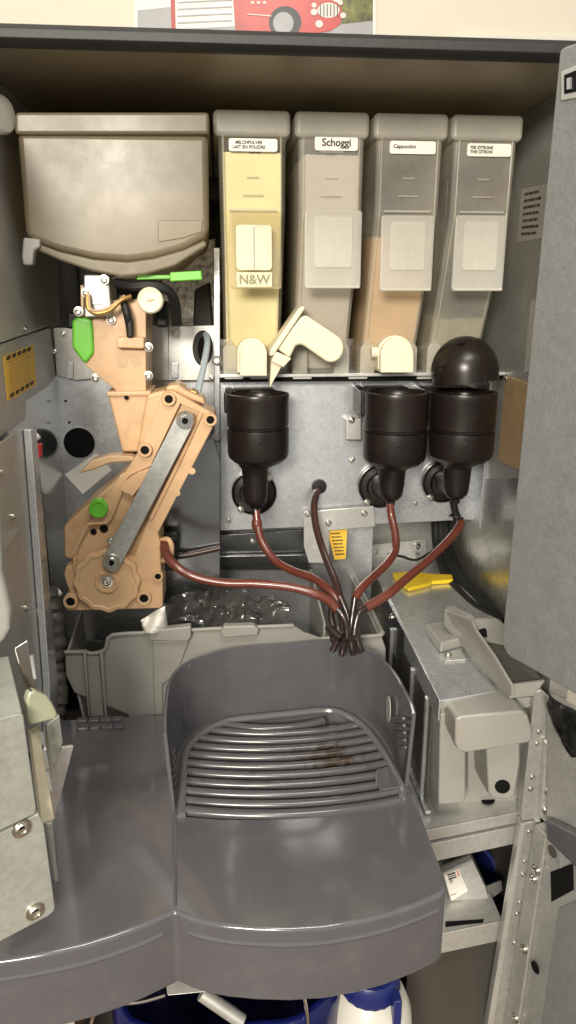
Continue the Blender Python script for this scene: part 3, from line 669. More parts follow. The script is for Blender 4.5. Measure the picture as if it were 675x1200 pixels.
B().tube([py_(102,345,.755), py_(103,360,.75), py_(112,367,.75), py_(128,364,.752), py_(142,352,.757), py_(153,347,.762)], .0021).build('earth_wire', 'brass', gr)
B().tube([py_(104,345,.753), py_(106,362,.748), py_(118,364,.75), py_(132,358,.753), py_(146,347,.76)], .0015).build('earth_wire', 'tan_dark', gr)
B().tube([py_(144,352,.765), py_(149,368,.762), py_(152,384,.766), py_(152,396,.768)], [.0035,.0042,.004,.003]).build('cable', 'soot', gr)
fr([(148,374),(155,373),(156,396),(149,396)], .760, .012).build('cable_plug', 'soot', gr, .002)
fr([(138,345),(148,345),(149,352),(140,356)], .760, .012).build('cable_plug', 'soot', gr, .002)
lv = thing('shut_off_slide', 'bright green shut-off slide under the bean hopper', 'slide', py_(218,328,.76))
fr([(199,319),(236,317),(237,328),(199,330)], .752, .006).build('slide_tab', 'green', lv, .0012)
fr([(160,322),(200,322),(200,327),(160,328)], .760, .006).build('slide_stem', 'green', lv, .001)
fr([(150,316),(160,303),(160,327),(128,327)], .77, .004).build('slide_guide', 'bin', gr, .001)
# oval grommet and pale tube
og = B().prism([py_(x,y,.8875) for x,y in arc(237.5,408,12,21,0,360,28)[:-1]], (0,.0015,0)).build('oval_grommet', 'soot', cab, .0006)
B().prism([py_(x,y,.8870) for x,y in arc(238.5,409,7,15,0,360,28)[:-1]], (0,.001,0)).build('oval_opening', 'void', cab)
wt_ = thing('water_tube', 'thin pale blue tube from the oval grommet down to the brewing unit', 'tube', py_(232,462,.76))
B().tube([py_(241,392,.885), py_(243,402,.868), py_(240,422,.84), py_(235,445,.80), py_(231,462,.77)], .0036).build('tube', 'pale_tube', wt_)
fr([(222,456),(232,459),(230,474),(219,468)], .752, .02).build('tube_fitting', 'brass', wt_, .002)
# ================================================================== FUNNEL AND BREWING UNIT
br = thing('brewing_unit', 'tan plastic brewing unit with steel arm and green button', 'brewing unit', py_(133,716,.75))
def zz(zx, zy): return (40+zx/2.8125, 440+zy/2.8125)
YBR = .735
fn = fr([(126,462),(175,461),(163,530),(143,530)], .768, .05).build('funnel', 'tan', br, .003)
fr([(124,459),(177,458),(176,464),(126,465)], .765, .056).build('funnel_rim', 'tan', fn, .0015)
fr([zz(295,250),zz(340,250),zz(335,268),zz(298,268)], .775, .04).build('funnel_outlet', 'void', fn)
B().lathe(py_(148,466,.7645), [(.0022,0),(.0022,.0008)], 16, (0,-1,0)).build('small_hole', 'void', fn)
fr([(172,462),(196,456),(205,449),(218,455),(200,475),(170,525),(160,530)], .765, .04).build('side_ear', 'tan', br, .003)
B().prism([py_(x,y,.758) for x,y in (zz(145,325),zz(190,280),zz(250,262),zz(320,265),zz(345,282),zz(250,290),zz(200,310))], (0,.018,0)).build('outlet_lever', 'tan_dark', br, .002)
fr([zz(95,500),zz(180,420),zz(300,320),zz(380,300),zz(400,500),zz(250,640),zz(97,605)], YBR+.012, .055).build('rear_housing', 'tan', br, .004)
main = [zz(428,52),zz(455,50),zz(595,128),zz(600,150),zz(408,520),zz(416,550),zz(418,640),zz(424,662),zz(424,760),zz(415,768),zz(112,776),zz(97,765),zz(97,735),zz(118,715),zz(108,690),zz(98,655),zz(104,632),zz(125,625),zz(128,590),zz(180,490),zz(285,325),zz(300,318),zz(345,250)]
mb = fr(main, YBR, .05).build('main_housing', 'tan', br, .0013)
cut(mb, fr([zz(132,606),zz(158,541),zz(186,497),zz(242,490),zz(267,449),zz(296,376),zz(312,342),zz(336,325),zz(396,297),zz(385,380),zz(330,520),zz(262,585),zz(170,600),zz(140,640)], YBR-.002, .0055))
cut(mb, fr([zz(481,92),zz(550,122),zz(380,472),zz(330,600),zz(250,580)], YBR-.002, .0085))
# recess edges, ribs
def rib(pts, Yp, w=.0018, m='tan', nm='rib', par=None): return B().tube([py_(x,y,Yp) for x,y in pts], w, 8, 2).build(nm, m, par or mb)
rib([zz(128,590),zz(155,535),zz(180,490),zz(240,485),zz(262,445),zz(290,370),zz(305,335),zz(330,318),zz(388,292)], YBR-.0004, .0017)
rib([zz(134,600),zz(134,640),zz(145,690)], YBR-.0004, .0016)
fr([zz(283,380),zz(325,400),zz(352,365),zz(398,340),zz(400,300),zz(345,318),zz(305,345)], YBR-.004, .01).build('cam_plate', 'tan', mb, .0012)
B().tube([py_(*zz(552,122),YBR-.001), py_(*zz(470,300),YBR-.001), py_(*zz(385,472),YBR-.001)], .0022, 8, 4).build('rib', 'tan', mb)
for (x,y) in ((520,300),(478,330),(470,372),(440,400)): B().lathe(py_(*zz(x,y+15),YBR+.0003), [(.0035,0),(.0036,.0005),(.002,.0006)], 18, (0,-1,0)).build('moulding_mark', 'tan', mb)
# steel arm
pa, pb = V(zz(498,148)), V(zz(256,614)); d = (pb-pa).normalized(); pn = V((-d.y, d.x))
ang = math.degrees(math.atan2(d.y, d.x)); r_ = 11.2
out = arc(pa.x,pa.y,r_,r_,ang+90,ang+270,10)+arc(pb.x,pb.y,r_*1.0,r_*1.0,ang-90,ang+90,10)
ar = fr(out, YBR-.012, .004).build('steel_arm', 'arm_steel', br, .0008)
for c_, r0 in (((498,148),.0088),((256,614),.0084)):
    B().lathe(py_(*zz(*c_),YBR-.013), [(r0*.98,.006),(r0,.0),(r0*.9,-.0015),(r0*.62,-.0015),(r0*.55,-.004),(r0*.36,-.004),(r0*.34,.001)], 30, (0,1,0)).build('arm_bushing', 'chrome', ar)
    B().lathe(py_(*zz(*c_),YBR-.0155), [(r0*.34,0),(r0*.34,-.0004)], 20, (0,1,0)).build('bushing_hole', 'void', ar)
# knob wheel
wh = B().lathe(py_(*zz(240,680),YBR-.006), [(.0335,.008),(.0335,0),(.0325,-.0012),(.029,-.0015),(.028,-.0005),(.0125,-.0005),(.0115,-.0022),(.009,-.0022),(.008,-.0008),(.0005,-.0008)], 96, (0,1,0), lobes=(12,.032)).build('crank_wheel', 'tan', br)
screw(py_(*zz(239,679),YBR-.0065), (0,-1,0), .0048, wh)
fr([zz(255,595),zz(278,625),zz(275,642),zz(235,640)], YBR-.0085, .003).build('crank_lug', 'tan', wh, .001)
def boss(x, y, r, m='tan'):
    p = py_(*zz(x,y),YBR-.004)
    b = B().lathe(p, [(r,.006),(r,0),(r*.93,-.001),(r*.62,-.001),(r*.58,0),(r*.58,.004)], 28, (0,1,0)).build('boss', m, br)
    B().lathe(p+V((0,-.0002,0)), [(r*.56,0),(r*.56,.0004)], 20, (0,-1,0)).build('boss_hole', 'void', b)
for x,y,r in ((120,745,.0078),(362,734,.0078),(408,662,.0055),(365,246,.0072),(444,78,.0068),(581,146,.0066)): boss(x,y,r)
for x,y,r in ((230,505,.0042),(196,515,.0032)): B().lathe(py_(*zz(x,y),YBR+.0031), [(r,0),(r,.0006)], 18, (0,-1,0)).build('small_hole', 'void', mb)
B().lathe(py_(*zz(213,437),YBR-.001), [(.0094,.006),(.0094,-.004),(.0086,-.0052),(.007,-.0052),(.0066,-.0042),(.0005,-.0040)], 32, (0,1,0)).build('green_button', 'green', br)
screw(py_(*zz(252,546),YBR-.006), (0,-1,0), .003, br)
fr([zz(440,32),zz(475,28),zz(500,48),zz(560,75),zz(566,100),zz(520,82),zz(470,58),zz(430,50)], YBR+.008, .03).build('top_housing', 'tan', br, .003)
B().tube([py_(*zz(415,545),.742), py_(*zz(440,540),.738), py_(*zz(452,560),.736), py_(*zz(452,590),.738)], .0028).build('hose_guide', 'tan', br)
B().tube([py_(*zz(415,610),.742), py_(*zz(440,608),.738)], .0028).build('hose_guide', 'tan', br)
fr([zz(415,530),zz(470,532),zz(478,560),zz(470,645),zz(420,645)], .77, .02).build('drain_socket', 'soot', br, .003)
# ================================================================== WASTE BIN
def zw(zx, zy): return (zx/2.7, 680+zy/2.7)
YW = .730
wb = thing('grounds_bin', 'warm grey plastic grounds bin behind the drip tray', 'bin', py_(190,850,.78))
front = [zw(205,228),zw(262,225),zw(268,240),zw(308,240),zw(316,222),zw(332,222),zw(338,195),zw(355,172),(174,741.5),(250,737),(344,733),(356,741),(376,748),(447,745),(452,760),(452,850),(155,852),zw(405,425),(87,812),zw(208,300)]
fw_ = fr(front, YW, .004).build('front_wall', 'bin', wb, .0012)
L = py_(76,764,YW); R_ = py_(447,745,YW); zbot = -.47
pr([L+V((.001,.002,0)), V((L.x-.010,.87,py_(88,714,.87).z)), V((L.x-.006,.87,zbot)), V((L.x+.012,.732,zbot+.03))], (.003,0,0)).build('bin_side', 'bin', wb, .001)
pr([R_+V((0,.002,0)), V((R_.x,.94,R_.z)), V((R_.x,.94,zbot)), V((R_.x,.732,zbot))], (-.003,0,0)).build('bin_side', 'bin', wb, .001)
D_ = py_(383,733,YW)
pr([V((D_.x,.736,D_.z)), V((D_.x-.002,.85,D_.z+.02)), V((D_.x-.002,.85,zbot)), V((D_.x,.736,zbot))], (-.003,0,0)).build('bin_divider', 'bin', wb, .001)
bx((L.x-.009,.868,zbot),(D_.x-.004,.872,L.z-.055)).build('bin_back', 'bin', wb, .001)
bx((D_.x-.004,.936,zbot),(R_.x,.940,R_.z+.01)).build('bin_back', 'bin', wb, .001)
bx((L.x+.002,.735,zbot),(R_.x-.003,.94,zbot+.003)).build('bin_floor', 'bin', wb)
B().tube([py_(x,y,YW-.001) for x,y in (zw(205,228),zw(262,226),zw(290,232),zw(330,222),zw(340,196),zw(356,173),(174,741.5),(250,737),(344,733))], .0022, 8, 2).build('rim_bead', 'bin', wb)
B().tube([py_(376,748,YW-.001), py_(440,745,YW-.001), py_(447,741,YW+.004), V((R_.x+.002,.752,R_.z+.001)), V((R_.x+.002,.93,R_.z+.001))], .0024, 8, 5).build('rim_bead', 'bin', wb)
for x0,x1 in ((262,272),(314,326)):
    fr([zw(x0,228),zw(x1,226),zw(x1+12,432),zw(x0+18,438)], YW-.007, .007).build('front_rib', 'bin', wb, .001)
fr([zw(272,238),zw(312,238),zw(328,428),zw(288,430)], YW-.0015, .002).build('rib_web', 'bin', wb)
fr([zw(470,160),(224,734),(224,747),(220,752),zw(478,192),zw(470,186)], YW-.010, .010).build('grip_tab', 'bin', wb, .002)
fr([zw(482,192),zw(600,188),zw(560,300),zw(515,330),zw(515,460),zw(488,430)], YW-.003, .004).build('front_pad', 'bin', wb, .0015)
fr([(258,742),(262,734),(298,733),(304,738),(302,745),(262,748)], YW-.008, .010).build('grip_tab', 'bin', wb, .002)
# plastic film and paper in the bin
fl = thing('plastic_film', 'crumpled clear plastic film lying in the grounds bin under the black plate', 'plastic film', py_(265,735,.77))
rnd = random.Random(3)
grid = []
for i in range(60):
    row = []
    for j in range(36):
        u, v = i/59, j/35
        p = py_(200+132*u, 737-54*v*(1-.75*abs(u-.5)), .745+.04*v)
        n_ = noise.noise_vector(V((u*6, v*3, 1.3)))*.020 + noise.noise_vector(V((u*15, v*5, 4.3)))*.006
        row.append(p+n_)
    grid.append(row)
B().sheet(grid).build('film', 'bag', fl, angle=40)
pp = thing('paper_scrap', 'pale paper scrap sticking up at the left of the grounds bin', 'paper', py_(178,740,.725))
grid = [[py_(165+28*u+4*v, 742-28*(1-v)*(.55+.6*u), .725+.012*math.sin(5*u+3*v)) for v in [j/6 for j in range(7)]] for u in [i/8 for i in range(9)]]
o = B().sheet(grid).build('sheet', 'paper', pp, angle=60); md = o.modifiers.new('t','SOLIDIFY'); md.thickness = .0006
# ================================================================== DRIP TRAY
ZT = -.428
dt = thing('drip_tray', 'slate grey plastic drip tray shelf with a curved front and upright collar', 'drip tray', (0,.60,-.495))
def T(x, y, z=ZT): return pz_(x, y, z)
rx = .1625
right = [T(205,1068),T(220,1075),T(240,1081),T(265,1085.5),T(300,1088.5),T(340,1089.5),T(380,1087),T(420,1080.5),T(455,1072),T(490,1060),T(515,1049),T(520,1046),V((.1600,.449,ZT)),V((.1615,.462,ZT)),V((rx,.56,ZT)),V((rx+.002,.713,ZT)),V((-.047,.713,ZT)),V((-.0445,.55,ZT))]
left = [T(204.5,1068.5),T(190,1075),T(165,1086),T(135,1097),T(100,1108),T(60,1117),T(20,1124),T(-30,1131),V((-.215,.405,ZT)),V((-.215,.64,ZT)),V((-.192,.66,ZT)),V((-.192,.713,ZT)),V((-.0476,.713,ZT)),V((-.0451,.55,ZT))]
left = [V((p.x,p.y,p.z-.0015)) for p in left]
outline = [p for p in right[:-2]]+[V((p.x,p.y,ZT)) for p in left[8:-2]]+[V((p.x,p.y,ZT)) for p in left[7:0:-1]]
outline = right[:16]+[V((p.x,p.y,ZT)) for p in (left[11],left[10],left[9],left[8])]+[V((p.x,p.y,ZT)) for p in left[7:0:-1]]
tl = tr = B().prism(outline, (0,0,-.066)).build('tray_body', 'tray', dt, .0055, 5, angle=25)
sm = [T(205,962),T(205,1000),T(205,1040),T(205,1062)]
B().tube([p+V((0,0,-.0012)) for p in sm], .0022, 10, 4).build('seam_ridge', 'tray', tr)
# bead below the front edge
def offset(ps, k, dz): 
    out = []
    for i, p in enumerate(ps):
        a = ps[max(i-1,0)]; b = ps[min(i+1,len(ps)-1)]; t = (b-a).normalized(); n_ = V((t.y,-t.x,0))
        if n_.y > 0: n_ = -n_
        out.append(p+n_*k+V((0,0,dz)))
    return out
B().tube(offset(right[1:11], -.0008, -.0135), .0022, 8, 4).build('front_bead', 'tray', tr)
B().tube(offset(left[1:8], -.0008, -.0135), .0022, 8, 4).build('front_bead', 'tray', tl)
# finger grips at the back left
for r in range(2):
    for c_ in range(4):
        p = T(90+14*c_+1.5*r, 846+8.5*r-.4*c_, ZT); q = T(90+14*c_+12.5+1.5*r, 846+8.5*r-.4*c_, ZT)
        bx((p.x,p.y-.004,ZT-.003),(q.x,p.y+.004,ZT+.0035)).build('finger_grip', 'tray', tl, .0014)
# arch outline of the drip opening
def zg(zx, zy): return (180+zx/2.11, 720+zy/2.11)
archp = [T(*zg(*p)) for p in ((65,505),(68,430),(75,350),(98,315),(130,290),(165,273),(200,263),(320,250),(430,240),(480,254),(520,280),(552,318),(580,360),(602,402),(620,440),(618,462))]
frontp = [T(*zg(*p)) for p in ((560,478),(470,497),(360,508),(260,514),(160,513))]
ctr = sum(archp, V())/len(archp)
cutp = [ctr+(p-ctr)*.975 for p in archp+frontp]
cutter = B().prism([p+V((0,0,.02)) for p in cutp], (0,0,-.078))
cut(tr, cutter)
B().prism([ctr+(p-ctr)*.985+V((0,0,-.020)) for p in archp+frontp], (0,0,-.004)).build('gap_shade', 'gap_shade', dt)  # added near-black sheet, painted shade for the gaps between the grate bars
# upright collar: a wall of even height along the opening
col_base = [T(*zg(*p)) for p in ((45,487),(44,440),(46,400),(52,350),(68,312),(95,287),(130,270),(170,256),(210,247),(320,236),(430,226),(485,236),(530,258),(565,292),(590,330),(608,372),(622,405),(628,432))]
H = .0785
def wallstrip(base, th, h):
    A, Bq = [], []
    n = len(base); outn = []
    for i, p in enumerate(base):
        a = base[max(i-1,0)]; b = base[min(i+1,n-1)]; t = (b-a).normalized(); outn.append(V((-t.y,t.x,0)))
    bm = B()
    rings = []
    hs = []
    for i, p in enumerate(base):
        o = outn[i]
        hh = h
        fl = .004
        ring = [p, p+o*fl+V((0,0,hh)), p+o*(fl+th*.5)+V((0,0,hh+.0008)), p+o*(fl+th)+V((0,0,hh)), p+o*th]
        rings.append([bm.bm.verts.new(q) for q in ring])
    for i in range(n-1):
        for k in range(5):
            j = (k+1) % 5; bm.bm.faces.new((rings[i][k], rings[i][j], rings[i+1][j], rings[i+1][k]))
    bm.bm.faces.new(rings[0]); bm.bm.faces.new(rings[-1][::-1])
    return bm
def smooth_path(P, sub=6):
    out = []
    for i in range(len(P)-1):
        p0 = P[max(0,i-1)]; p1 = P[i]; p2 = P[i+1]; p3 = P[min(len(P)-1,i+2)]
        for k in range(sub):
            t = k/sub
            out.append(.5*((2*p1)+(p2-p0)*t+(2*p0-5*p1+4*p2-p3)*t*t+(3*p1-p0-3*p2+p3)*t**3))
    return out+[P[-1]]
for p in col_base: p.z = ZT-.001
cw = wallstrip(smooth_path(col_base), -.003, H).build('collar', 'tray', dt, angle=50)
# oval finger holes in the collar sides (pale inserts) and wall ribs on the right
for (x,y), X, ny in (((204,851), col_base[2].x+.0005, 1), ((456,831), col_base[-4].x-.003, -1)):
    p = px_(x, y, X); nn = V((ny,-.25*0,0))
    ov = [p+V((0,.009*math.cos(a),.014*math.sin(a))) for a in [2*PI*i/28 for i in range(28)]]
    B().prism(ov, nn*.0012).build('finger_oval', 'beige', cw, .0005)
for k_ in range(5):
    y = 841+8.5*k_; X = col_base[-3].x-.0035
    a = px_(459+2*k_, y, X); b = px_(478, y+1, X); b = b.lerp(a,.25); B().cyl(a, b, .0015, n=10).build('side_rib', 'grate', cw)
for k_ in range(6):
    y = 886+9*k_; X = col_base[1].x+.002
    a = px_(201+.6*k_, y, X); b = a+V((.002,.010,0)); B().cyl(a, b, .0013, n=10).build('side_rib', 'grate', cw)
# grate (lifts out): rim along the arch, curved bars
gt = thing('drip_grate', 'ribbed slate grey grate with brown coffee stain lying in the drip tray', 'grate', (.055,.62,ZT))
rim = [p+(ctr-p)*.012+V((0,0,.0015)) for p in archp]
B().tube(rim, .0038, 10, 5).build('grate_rim', 'grate_rim', gt)
def arch_x(Y, side):
    ps = smooth_path(archp, 8); best = []
    for a, b in zip(ps, ps[1:]):
        if (a.y-Y)*(b.y-Y) <= 0 and abs(a.y-b.y) > 1e-7: best.append(a.x+(b.x-a.x)*(Y-a.y)/(b.y-a.y))
    if not best: return None
    return min(best) if side < 0 else max(best)
barY = [277,291,309,328,348,370,392,415,439,463,488]
n = len(barY)
stain = mat('stained_slate_plastic', (.070,.069,.073), .2, spec=.55, var=.08, vscale=30, rvar=.06, dirt=((.022,.011,.006), .9), dscale=22)
def add_stain(m, c, R):
    nt = m.node_tree; b = nt.nodes['Principled BSDF']
    tc = nt.nodes.new('ShaderNodeTexCoord'); d = nt.nodes.new('ShaderNodeVectorMath'); d.operation = 'DISTANCE'; d.inputs[1].default_value = c
    nt.links.new(tc.outputs['Object'], d.inputs[0])
    n = nt.nodes.new('ShaderNodeTexNoise'); n.inputs['Scale'].default_value = 90; n.inputs['Detail'].default_value = 6; nt.links.new(tc.outputs['Object'], n.inputs['Vector'])
    a = nt.nodes.new('ShaderNodeMapRange'); a.inputs[1].default_value = R; a.inputs[2].default_value = 0; a.inputs[3].default_value = 0; a.inputs[4].default_value = .38; nt.links.new(d.outputs['Value'], a.inputs[0])
    s_ = nt.nodes.new('ShaderNodeMath'); s_.operation = 'ADD'; nt.links.new(a.outputs[0], s_.inputs[0]); nt.links.new(n.outputs['Fac'], s_.inputs[1])
    t = nt.nodes.new('ShaderNodeMapRange'); t.inputs[1].default_value = .66; t.inputs[2].default_value = .80; nt.links.new(s_.outputs[0], t.inputs[0])
    mx = nt.nodes.new('ShaderNodeMix'); mx.data_type = 'RGBA'; src = b.inputs['Base Color'].links[0].from_socket
    nt.links.new(t.outputs[0], mx.inputs['Factor']); nt.links.new(src, mx.inputs['A']); mx.inputs['B'].default_value = (.034,.022,.014,1); nt.links.new(mx.outputs['Result'], b.inputs['Base Color'])
add_stain(stain, T(392,886), .036)
for i, zy in enumerate(barY):
    Y0 = T(*zg(75,zy)).y; yl = Y0; yr = Y0-.004
    x0 = arch_x(yl, -1) if i else arch_x(yl-.003,-1); x1 = arch_x(min(yr,archp[-1].y+.4), 1) if yr > archp[-1].y else archp[-1].x-.001
    if x0 is None: x0 = archp[0].x
    if x1 is None: x1 = archp[-2].x
    if i == 0: x0, x1 = x0+.004, x1-.03
    pts = []
    for k_ in range(9):
        u = k_/8; pts.append(V((x0+.002+(x1-x0-.004)*u, yl+(yr-yl)*u-.012*(1-(2*u-1)**2)+.003, ZT-.001)))
    B().tube(pts, .0044 if i < n-1 else .0050, 12, 4).build('bar', stain if 3 <= i <= 7 else 'grate', gt)
for u in (.33,.67):
    a = V((archp[0].x+.19*u, .545, ZT-.008)); b_ = V((archp[0].x+.19*u+.004, .685, ZT-.008)); B().cyl(a, b_, .003, n=8).build('cross_bar', 'grate', gt)
pr([T(*zg(*p), ZT+.004) for p in ((552,382),(588,372),(606,412),(618,425),(560,434),(548,410))], (0,0,-.003)).build('grate_tab', 'tray', gt, .001)
# ================================================================== METAL HOUSING AT THE LOWER LEFT
mh = thing('lock_housing', 'pale zinc sheet housing with slotted screws at the lower left edge', 'metal housing', (-.16,.41,-.42))
AH = py_(57,1074,.42); dh = V((.027,.0185,0)).normalized(); nh = V((dh.y,-dh.x,0))
def h(x, y, off=0): return pl_(x, y, AH+nh*off, nh)
pr([h(*p) for p in ((46,953),(52,966),(65,1062),(64,1068),(57,1074),(0,1104),(-160,1190),(-160,1060))], -nh*.014).build('lower_cover', 'housing', mh, .0012)
pr([h(*p,.004) for p in ((24,836),(28,838),(43,946),(42,954),(0,974),(-160,1052),(-160,882),(0,842))], -nh*.02).build('upper_cover', 'housing', mh, .0012)
t0_ = h(26,835,.003); t1_ = h(-160,881,.003); up_ = h(10,768,-.045)-t0_
pr([t0_, t1_, t1_+up_, t0_+up_], V((0,0,-.003))).build('sloped_top', 'housing', mh, .001)
for x,y,o_ in ((25,971,.0006),(41,1068,.0006)): 
    s0 = screw(h(x,y,o_), nh, .0046, mh); B().cyl(h(x-4,y+1.5,.0036+o_), h(x+4,y-1.5,.0036+o_), .0005, n=6).build('screw_slot', 'void', mh)
ru = B().prism([h(x,y,.012) for x,y in ((-160,470),(0,497),(3,520),(6,620),(8,668),(13,690),(18,714),(18,737),(10,752),(0,761),(-160,800))], -nh*.045).build('rounded_body', 'beige', mh, .006, 4)
pr([h(*p,-.030) for p in ((17,760),(33,750),(36,772),(42,802),(35,811),(28,800))], -nh*.003).build('catch_bracket', 'chrome', mh, .0008)
pr([h(*p,-.008) for p in ((31,822),(34,812),(41,809),(55,815),(62,824),(68,836),(66,843),(35,851),(32,840))], -nh*.007).build('latch_lever', 'lever_green', mh, .0025)
pr([h(*p,-.016) for p in ((36,861),(46,855),(64,960),(49,967))], -nh*.006).build('pale_strip', 'cream', mh, .0006)
pr([h(*p,-.030) for p in ((54,850),(70,838),(74,870),(60,905),(56,880))], -nh*.004).build('catch_plate', 'housing', mh, .0008)
pr([h(*p,-.036) for p in ((56,905),(73,876),(87,874),(63,965),(58,962))], -nh*.003).build('catch_plate', 'galv', mh, .0008)
pr([h(*p,-.012) for p in ((55,966),(62,964),(69,1033),(64,1034))], -nh*.004).build('side_strip', 'galv_dull', mh, .0008)
for a, c_ in (((48,858),(51,872)),((52,880),(56,900)),((56,905),(60,926)),((37,768),(41,795))): B().cyl(h(*a,-.013), h(*c_,-.013), .0012, n=8).build('strip_rod', 'galv', mh)
# ================================================================== STEEL BOX AND CASH BOX (right)
ZX = -.3583
sb = thing('steel_box', 'galvanised sheet-steel box with dark window on the right', 'steel box', (.25,.80,-.50))
def K(x, y, z=ZX): return pz_(x, y, z)
top = [K(515,821), K(624,803), V((.316,.68,ZX)), V((.316,1.03,ZX)), V((.203,1.03,ZX)), K(440,668)]
pr(top, (0,0,-.003)).build('top_cover', 'galv', sb, .0008)
pf = [K(515,821), K(440,668), V((.203,1.03,ZX))]
l0, l1 = V((.1940,.6005,ZX-.0005)), V((.2025,1.03,ZX-.0005))
pr([l0, l1, l1+V((0,0,-.028)), l0+V((0,0,-.022))], (.002,0,0)).build('side_flange', 'galv', sb, .0006)
pr([l0.lerp(l1,.34)+V((-.0006,0,-.001)), l1+V((-.0006,0,-.001)), l1+V((-.0006,0,-.06)), l0.lerp(l1,.42)+V((-.0006,0,-.050)), l0.lerp(l1,.34)+V((-.0006,0,-.036))], (.0006,0,0)).build('side_plate', 'dark_steel', sb, .0003)
screw(l0.lerp(l1,.5)+V((-.0005,0,-.012)), (-1,0,0), .004, sb); screw(l0.lerp(l1,.86)+V((-.0005,0,-.012)), (-1,0,0), .004, sb)
pr([l0+V((0,-.001,0)), V((.302,.6225,ZX-.0005)), V((.302,.6225,ZX-.009)), l0+V((0,-.001,-.009))], (0,.002,0)).build('front_flange', 'zinc_white', sb, .0006)
zf = -.500
pr([V((.1965,.63,ZX-.02)), V((.2025,1.03,ZX-.02)), V((.2025,1.03,zf)), V((.1965,.63,zf))], (.002,0,0)).build('side_panel', 'under', sb)
for Yq in (.64,.70,.80): 
    bx((.1935,Yq,zf),(.1975,Yq+.006,ZX-.022)).build('window_frame', 'galv', sb, .0006)
bx((.1935,.62,zf),(.199,.95,zf+.004)).build('window_frame', 'galv', sb, .0006)
cb = thing('cash_box', 'light grey plastic cash box with a broad handle below the steel box', 'cash box', (.25,.61,-.50))
YX = .604
fr([(515,836),(619,826),(619,880),(609,938),(600,940),(514,944)], YX+.035, .15).build('box_body', 'beige', cb, .003)
fr([(514,826),(628,817),(629,825),(618,830),(516,836)], YX+.004, .04).build('top_bar', 'beige', cb, .0015)
fr([(516,836),(530,835),(546,870),(546,938),(542,942),(514,944)], YX+.002, .04).build('left_column', 'beige', cb, .003)
hdl = fr([(534,843),(540,839),(612,833),(619,838),(624,855),(624,866),(620,871),(546,883),(537,880),(533,870)], YX-.030, .05).build('handle', 'beige', cb, .006, 4)
B().lathe(py_(534,861,YX-.004), [(.010,0),(.0105,.001),(.006,.0015)], 24, (-1,-.2,0)).build('handle_end', 'galv_dull', hdl)
fr([(570,874),(610,870),(610,895),(604,932),(598,938),(578,937),(572,930)], YX-.010, .05).build('right_column', 'beige', cb, .003)
B().prism([py_(x,y,YX-.0106) for x,y in arc(589,922,9,8,0,360,24)[:-1]], (0,.0008,0)).build('column_hole', 'void', cb)
fr([(548,880),(570,878),(570,925),(548,927)], YX+.030, .02).build('recess_face', 'beige', cb, .001)
pr([pz_(*p,-.5022) for p in ((552,931),(570,928),(571,931),(553,934))], (0,0,.0008)).build('shelf_slot', 'void', s1)
pr([pz_(x,y,-.5022) for x,y in arc(572,938,8,5,0,360,20)[:-1]], (0,0,.0008)).build('shelf_slot', 'void', s1)
# coin chute on top of the steel box
cc = thing('coin_chute', 'grey plastic coin chute sloping forward on the steel box', 'chute', (.27,.70,ZX))
bl = [K(498,742), K(524,738), K(543,758), K(516,766)]
B().prism([p+V((0,0,.012)) for p in bl], (0,0,-.0115)).build('mount_block', 'beige', cc, .002)
tb = B().prism([K(516,766,ZX+.002), K(540,760,ZX+.002), K(546,772,ZX+.002), K(522,774,ZX+.002)], (0,0,-.0018)).build('mount_tab', 'zinc_white', cc, .0005)
screw(K(525,767,ZX+.003), (0,0,1), .0032, cc)
def Q(*a): return [py_(x,y,Yq) for x,y,Yq in a]
def H_(*a): return [pz_(x,y,ZX+hh) for x,y,hh in a]
wl = H_((523,715,.042),(553,726,.042),(557,738,.036),(578,768,.030),(600,804,.012),(600,816,.006),(591,814,.003),(566,786,.003),(541,757,.003))
B().prism(wl, (.003,0,0)).build('chute_wall', 'bin', cc, .001)
B().prism(H_((521,715,.042),(530,713,.042),(556,727,.044),(558,752,.018),(541,756,.002),(520,733,.022)), (.004,.010,0)).build('chute_wall', 'bin', cc, .001)
B().prism(H_((553,726,.043),(580,725,.043),(592,733,.043),(604,758,.030),(590,756,.020),(557,750,.018)), (0,.004,0)).build('chute_back', 'bin', cc, .001)
fl_ = H_((556,748,.020),(599,804,.008),(637,800,.008),(604,752,.024))
B().loft(fl_, [p+V((0,0,-.003)) for p in fl_]).build('chute_floor', 'under', cc)  # darker than the chute walls: shade of the hollow put into the colour
B().prism(H_((598,803,.012),(639,798,.016),(626,816,.002),(597,819,.0005)), (0,.004,0)).build('chute_lip', 'bin', cc, .001)
B().prism(H_((562,739,.034),(570,736,.034),(571,747,.026),(563,746,.026)), (0,.002,0)).build('chute_opening', 'void', cc)
# yellow clip and cables behind
yc = thing('yellow_clip', 'yellow plastic clip lying on the back of the steel box', 'clip', (.24,.93,ZX))
B().prism([pz_(x,y,ZX+.006) for x,y in ((460,671),(481,669),(506,672),(530,673),(531,679),(506,681),(504,683),(479,689),(465,680))], (0,0,-.0055)).build('clip_body', 'yellow', yc, .0015)
rnd = random.Random(11)
for k_ in range(6):
    dx, dy = -6+4.2*k_, rnd.uniform(-3,3)
    pts = [(514+dx*.6,608,1.0),(517+dx*.8,640,.98),(526+dx,668+dy,.93),(545+dx*1.3,694+dy,.865),(568+dx*1.4,714+dy-1.2*k_,.81),(598+dx*1.2,730+dy-1.5*k_,.77)]
    t = thing('black_cable', 'black cable running down behind the steel box along the right wall', 'cable', py_(*pts[-1]), 'black cables behind the steel box')
    B().tube([py_(*p) for p in pts], rnd.choice((.0046,.0055,.0064)), 12, 8).build('sheath', 'cable_black', t)
B().tube([py_(*p) for p in ((455,649,.97),(470,652,.96),(488,656,.95),(508,645,.96))], .0018).build('cable', 'soot', cab)
